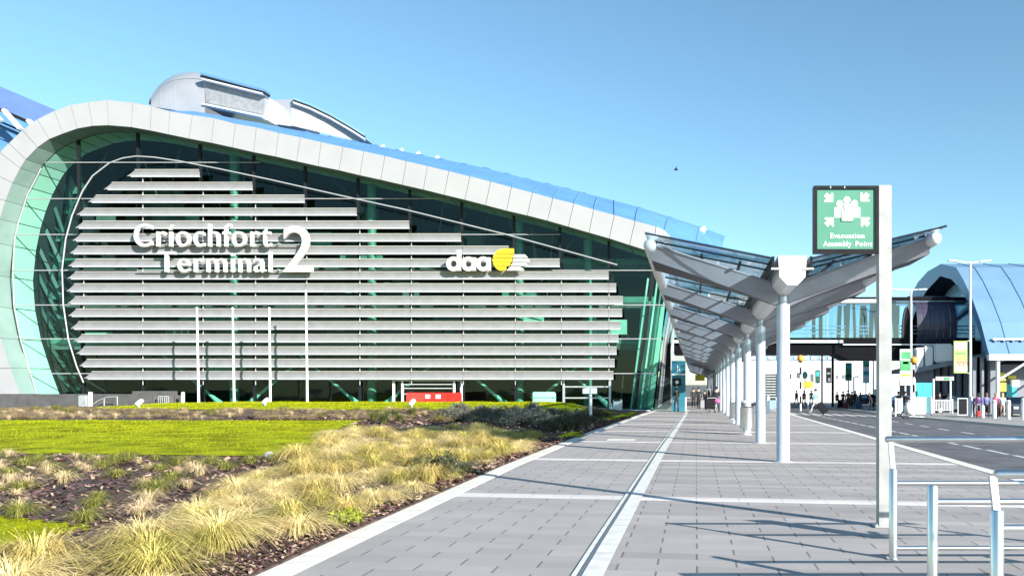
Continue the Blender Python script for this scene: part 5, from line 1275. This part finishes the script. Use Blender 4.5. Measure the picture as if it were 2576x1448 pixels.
# ------------------------------------------------------------------ people
def person(u, vf, Y, h, yaw, cols, label, pose=None, z=None, sk=(.55, .33, .24), hair=(.03, .02, .015), carry=None, long_hair=False):
    pose = pose or {}
    x = (u-VPU)*Y/F; zb = Zg(x, Y) if z is None else z
    st = pose.get("stride", .12); la, ra = pose.get("la", (0, .05)), pose.get("ra", (0, .05))      # arms: (forward swing, elbow bend)
    lean = pose.get("lean", 0.0)
    J = {}; E = []; Rd = {}; Tg = {}
    def j(n, p, r, t): J[n] = Vector(p); Rd[n] = r; Tg[n] = t
    j("pel", (0, 0, .97), .125, 1); j("sp", (0, lean*.3, 1.13), .12, 0); j("ch", (0, lean*.7, 1.34), .14, 0); j("nb", (0, lean, 1.47), .065, 2); j("hd", (0, lean+.02, 1.58), .078, 2); j("ht", (0, lean+.025, 1.68), .086, 2)
    E += [("pel", "sp"), ("sp", "ch"), ("ch", "nb"), ("nb", "hd"), ("hd", "ht")]
    for s, nm, sw, ar in ((-1, "l", st, la), (1, "r", -st, ra)):
        j(nm+"hp", (s*.095, 0, .90), .095, 1); j(nm+"kn", (s*.10, sw*.9+.03, .50), .062, 1); j(nm+"an", (s*.10, sw*1.7-(.05 if sw < 0 else 0), .09+(.03 if sw < 0 else 0)), .045, 1); j(nm+"to", (s*.11, sw*1.7+.15, .04), .04, 3)
        E += [("pel", nm+"hp"), (nm+"hp", nm+"kn"), (nm+"kn", nm+"an"), (nm+"an", nm+"to")]
        j(nm+"sh", (s*.17, lean*.85, 1.41), .07, 0)
        ef = Vector((s*.24, lean*.8+math.sin(ar[0])*.28, 1.41-math.cos(ar[0])*.28)); a2 = ar[0]+ar[1]
        wr = ef+Vector((-s*.02, math.sin(a2)*.25, -math.cos(a2)*.25)); hn = wr+Vector((0, math.sin(a2)*.07, -math.cos(a2)*.07))
        j(nm+"el", ef, .048, 0); j(nm+"wr", wr, .034, 2); j(nm+"hn", hn, .036, 2)
        E += [("ch", nm+"sh"), (nm+"sh", nm+"el"), (nm+"el", nm+"wr"), (nm+"wr", nm+"hn")]
    names = list(J); idx = {n: i for i, n in enumerate(names)}
    me = bpy.data.meshes.new("sk"); me.from_pydata([J[n] for n in names], [(idx[a], idx[b]) for a, b in E], [])
    ob = bpy.data.objects.new("sk", me); S.collection.objects.link(ob); ob.modifiers.new("s", 'SKIN')
    for i, n in enumerate(names): me.skin_vertices[0].data[i].radius = (Rd[n]*(1.25 if n in ("ch", "pel") else 1), Rd[n]); me.skin_vertices[0].data[i].use_root = (n == "pel")
    sb = ob.modifiers.new("b", 'SUBSURF'); sb.levels = sb.render_levels = 1
    dg = bpy.context.evaluated_depsgraph_get(); m2 = bpy.data.meshes.new_from_object(ob.evaluated_get(dg))
    bpy.data.objects.remove(ob); bpy.data.meshes.remove(me)
    mb = MB(); vs = [Vector(v.co) for v in m2.vertices]
    segs = [(J[a], J[b], Tg[b] if Tg[b] != 2 or b in ("ht", "hd", "nb", "lhn", "rhn") else (0 if cols.get("sleeve", 1) else 2)) for a, b in E]
    def near(c):
        best = (9, 0)
        for a, b, t in segs:
            ab = b-a; k = clamp((c-a).dot(ab)/ab.length_squared, 0, 1); d = (c-a-ab*k).length
            if d < best[0]: best = (d, t)
        return best[1]
    fs = [list(p.vertices) for p in m2.polygons]
    groups = {0: [], 1: [], 2: [], 3: []}
    for f in fs:
        c = sum((vs[i] for i in f), Vector())/len(f); t = near(c)
        if cols.get("coat") and .55 < c.z < 1.0 and abs(c.x) < .3: t = 0
        groups[t].append(f)
    for t in groups:
        if groups[t]: mb.add(vs, groups[t], t)
    for s, nm, ar in ((-1, "l", la), (1, "r", ra)):            # five curled fingers on each hand
        d_ = (J[nm+"hn"]-J[nm+"wr"]).normalized(); side = Vector((0, 1, 0)) if abs(d_.y) < .8 else Vector((1, 0, 0)); side = (side-d_*side.dot(d_)).normalized(); inn = d_.cross(side)
        for k, L in enumerate((.068, .078, .072, .058)):
            b0 = J[nm+"hn"]+d_*.02+side*(.028-.018*k); mb.tube([b0, b0+d_*L*.5, b0+d_*L*.85+inn*.02*s], [.009, .008, .006], 5, 2)
        b0 = J[nm+"wr"]+d_*.03+side*.03; mb.tube([b0, b0+side*.022+d_*.03, b0+side*.025+d_*.055], [.011, .010, .007], 5, 2)
    hc = J["ht"]
    mb.tube([hc+Vector((0, .078, -.055)), hc+Vector((0, .105, -.07))], [.02, .012], 6, 2)                # nose
    for s in (-1, 1): mb.ball(hc+Vector((s*.085, 0, -.06)), .025, 6, 2, (.5, 1, 1.3)); mb.ball(hc+Vector((s*.032, .082, -.035)), .011, 6, 3)
    mb.tube([hc+Vector((-.025, .078, -.105)), hc+Vector((.025, .078, -.105))], .007, 5, 3)
    sc = h/1.77; M_ = Matrix.Translation((x, Y, zb)) @ Matrix.Rotation(yaw, 4, 'Z') @ Matrix.Scale(sc, 4)
    mb.v = [tuple(M_ @ Vector(p)) for p in mb.v]
    key = lambda c: mat("cloth", c, .85, 0, .12, 12)
    e = empty("person", (x, Y, zb), label, "person")
    mb.build("body", [key(cols["top"]), key(cols["leg"]), mat("skin", sk, .55, 0, .04, 10), key(cols.get("shoe", (.02, .02, .02)))], e, smooth=True)
    hb = MB(); hb.ball(hc+Vector((0, -.018, .005)), .104, 12, 0, (1, 1.05, .98))
    if long_hair: hb.ball(hc+Vector((0, -.06, -.12)), .09, 10, 0, (1, .6, 1.7))
    hb.v = [tuple(M_ @ Vector(p)) for p in hb.v]; hb.v = [v for v in hb.v]
    hb.build("hair", key(hair), e, smooth=True)
    return e, M_
def suitcase(x, y, z, rz, tilt, m_, label, sz=(.42, .26, .66), cat="suitcase"):
    M_ = Matrix.Translation((x, y, z)) @ Matrix.Rotation(rz, 4, 'Z') @ Matrix.Rotation(tilt, 4, 'Y'); e = empty(cat.replace(" ", "_"), (x, y, z), label, cat); a, b, c = sz
    mb = MB(); mb.box(-a/2, a/2, -b/2, b/2, .06, c, 0, M_); mb.build("shell", m_, e, bevel=.03); mb = MB()
    for s in (-1, 1): mb.bar(M_ @ Vector((s*.1, b/2-.03, c)), M_ @ Vector((s*.1, b/2-.03, c+.42)), .015, .015)
    mb.bar(M_ @ Vector((-.12, b/2-.03, c+.42)), M_ @ Vector((.12, b/2-.03, c+.42)), .03, .03); mb.build("handle", galv, e); mb = MB()
    for s in (-1, 1): mb.tube([M_ @ Vector((s*a/2*.8-.02, b/2-.05, .05)), M_ @ Vector((s*a/2*.8+.02, b/2-.05, .05))], .05, 10)
    mb.build("wheel", tyre, e)
def trolley(x, y, z, rz, label):
    M_ = Matrix.Translation((x, y, z)) @ Matrix.Rotation(rz, 4, 'Z'); e = empty("luggage_trolley", (x, y, z), label, "trolley"); mb = MB(); V = lambda *t: M_ @ Vector(t)
    for s in (-1, 1): mb.tube([V(s*.28, .75, .16), V(s*.28, -.25, .2), V(s*.28, -.38, 1.0)], .02, 8)
    mb.tube([V(-.28, -.38, 1.0), V(.28, -.38, 1.0)], .025, 8); mb.tube([V(-.28, .75, .16), V(.28, .75, .16)], .02, 8)
    for k in range(4): mb.tube([V(-.28, -.2+.25*k, .19), V(.28, -.2+.25*k, .19)], .012, 6)
    for zz in (.45, .65): mb.tube([V(-.28, -.30, zz), V(.28, -.30, zz)], .012, 6)
    mb.build("frame", galv, e); mb = MB()
    for a, b in ((-.25, -.3), (.25, -.3), (0, .7)): mb.tube([V(a-.02, b, .07), V(a+.02, b, .07)], .07, 12)
    mb.build("wheel", tyre, e)
def bag(x, y, z, r, sq, m_, label):
    e = empty("bag", (x, y, z), label, "bag"); mb = MB(); mb.ball((x, y, z+r*sq[2]), r, 16, 0, sq); o = mb.build("body", m_, e, smooth=True)
    mb = MB(); mb.tube([(x-r*.4, y, z+r*sq[2]*1.85), (x-r*.25, y, z+r*sq[2]*2.25), (x+r*.25, y, z+r*sq[2]*2.25), (x+r*.4, y, z+r*sq[2]*1.85)], .02, 6); mb.build("handle", m_, e)
BK = {"top": (.012, .012, .014), "leg": (.012, .012, .015)}
person(1701, 1036, 54, 1.66, .3, BK, "person in black standing under the canopy before the teal totem, pale strap across the back", {"stride": .06, "ra": (.5, .9)})
person(1757, 1030, 63, 1.74, 0, {"top": (.02, .02, .024), "leg": (.025, .025, .03)}, "person in dark coat walking away in the middle of the covered walk", {"stride": .14})
person(1744, 1030, 66, 1.70, .1, {"top": (.03, .03, .035), "leg": (.02, .02, .02)}, "person in dark jacket beside the side wall, farther along the covered walk", {"stride": .1})
person(1802, 1036, 53, 1.74, .2, {"top": (.015, .015, .018), "leg": (.03, .03, .04)}, "person in black pushing a loaded trolley beside the canopy columns", {"stride": .16, "la": (.7, .6), "ra": (.7, .6)})
p = P(1788, 1036, 52.6); trolley(p.x, 52.6, Zg(0, 52.6), .1, "loaded luggage trolley pushed along the covered walk")
suitcase(p.x-.12, 52.4, Zg(0, 52.4)+.2, .1, 0, blkf, "large black suitcase standing on the covered-walk trolley", (.6, .4, .95))
bag(p.x+.42, 52.3, Zg(0, 52.3)+.62, .22, (1.1, .7, .7), mat("pink_cloth", (.5, .12, .28), .7), "pink and white bag beside the black suitcase on the trolley")
e_, M_ = person(2051, 1037, 55, 1.66, 1.35, {"top": (.22, .42, .66), "leg": (.62, .58, .55), "shoe": (.5, .45, .42)}, "man in light blue shirt and pale trousers walking over the crossing pulling a black suitcase", {"stride": .2, "la": (.3, .2), "ra": (-.55, .1)})
p = P(2078, 1040, 55); suitcase(p.x-.05, 54.8, Zg(p.x, 55)-.02, 0, -.62, blkf, "black suitcase tilted behind the man in the light blue shirt", (.46, .3, .85))
person(2276, 1052, 49, 1.62, -1.35, {"top": (.015, .015, .018), "leg": (.012, .012, .014)}, "person in black pushing a trolley across the road, just right of the sign post", {"stride": .2, "la": (.8, .5), "ra": (.8, .5)})
p = P(2289, 1050, 48.6); trolley(p.x, 48.6, Zg(p.x, 48.6)-.1, -1.35, "luggage trolley with a big white bag crossing the road")
bag(p.x+.02, 48.6, Zg(p.x, 48.6)+.12, .44, (1, .8, .95), signw, "big round white bag heaped on the crossing trolley")
for u, v, yaw, c, lab, hr in ((2461, 1047, 0, {"top": (.11, .045, .17), "leg": (.012, .012, .015)}, "person with purple top and black trousers seen from behind on the far pavement", (.02, .015, .015)),
                          (2481, 1048, -.1, {"top": (.14, .16, .36), "leg": (.012, .012, .015)}, "person with violet-blue top seen from behind on the far pavement", (.16, .09, .05)),
                          (2504, 1048, .2, {"top": (.34, .03, .11), "leg": (.015, .012, .015)}, "person with crimson pink top behind a white bollard", (.3, .22, .15)),
                          (2521, 1048, -.3, {"top": (.55, .60, .68), "leg": (.55, .36, .28), "sleeve": 0}, "fair-haired person in pale top and bare legs, right of the group on the far pavement", (.55, .42, .24))):
    person(u, v, 52, 1.62, yaw, c, lab, {"stride": .05, "ra": (.3, .9)}, hair=hr, long_hair=True)
suitcase(P(2462, 1047, 51.6).x, 51.6, Zg(16, 51.6), 0, 0, redm, "small red suitcase at the feet of the purple-topped person", (.3, .2, .42))
person(2350, 1000, 66, 1.6, .4, {"top": (.55, .03, .03), "leg": (.05, .05, .06)}, "person in bright red top behind the long white railing", {"stride": .05})
person(2133, 1022, 72, 1.7, .2, {"top": (.14, .04, .03), "leg": (.02, .02, .02)}, "person in dark red jacket standing at the far kerb under the footbridge", {"stride": .05})
person(2120, 1022, 73, 1.6, -.4, {"top": (.03, .02, .02), "leg": (.02, .02, .02)}, "person in dark clothes left of the dark red jacket", {"stride": .05})
person(2151, 1022, 73, 1.66, .5, {"top": (.02, .02, .03), "leg": (.02, .02, .02)}, "person in black beside the lamp under the footbridge", {"stride": .05})
person(2192, 1024, 68, 1.5, 1.2, {"top": (.03, .02, .02), "leg": (.02, .02, .02)}, "dark-clothed person bending by the road, just left of the sign post", {"stride": .12, "lean": .22})
person(2445, 1046, 52.6, 1.55, .1, {"top": (.10, .10, .12), "leg": (.03, .03, .04)}, "person in grey beside the nearest lamp post", {"stride": .04})

for u, v, Y, c, lab in ((2105, 1022, 76, (.05, .05, .07), "person in grey standing leftmost of the dark-clothed group under the footbridge"), (2142, 1023, 70, (.08, .05, .04), "person in brown coat right of the dark red jacket under the footbridge"),
                        (2164, 1022, 74, (.02, .02, .03), "person in black standing right of the lamp under the footbridge"), (2022, 1016, 84, (.45, .10, .12), "distant person in faded red top beyond the zebra crossing, beneath the orange star"),
                        (2003, 1016, 84, (.06, .10, .18), "distant person in navy beyond the zebra crossing, left of the faded red top"), (2040, 1016, 86, (.5, .48, .45), "distant person in cream top beyond the zebra crossing, right of the orange star pole"),
                        (2259, 1036, 58, (.02, .02, .025), "person in black standing behind the short railing right of the sign post"), (2363, 1022, 62, (.02, .02, .03), "person in black beside the direction sign post under the raised ramp"),
                        (2386, 1022, 63, (.06, .06, .09), "person in dark grey behind the long railing, right of the direction sign"), (1772, 1026, 72, (.02, .02, .02), "distant dark-clothed person in the middle of the covered walk"), (1781, 1022, 82, (.05, .05, .06), "farthest dark figure in the covered walk near the columns")):
    person(u, v, Y+3*math.sin(u*7), 1.58+.14*math.sin(u*3.3), math.sin(u*3), {"top": c, "leg": (.02, .02, .025)}, lab, {"stride": .06+.08*abs(math.sin(u))})

for u, Y, w, h, m_, lab in ((2113, 74, .5, .8, blkf, "black suitcase standing in the group under the footbridge, leftmost one"), (2127, 72, .42, .62, mat("maroon_shell", (.16, .03, .04), .4), "maroon suitcase at the feet of the group under the footbridge"), (2158, 71, .5, .75, carb, "navy suitcase right of the lamp under the footbridge"), (1764, 64, .45, .7, mat("grey_shell", (.2, .2, .22), .4), "grey suitcase pulled along the middle of the covered walk")):
    x = (u-VPU)*Y/F; suitcase(x, Y, Zg(x, Y), .3, 0, m_, lab, (w, .28, h))
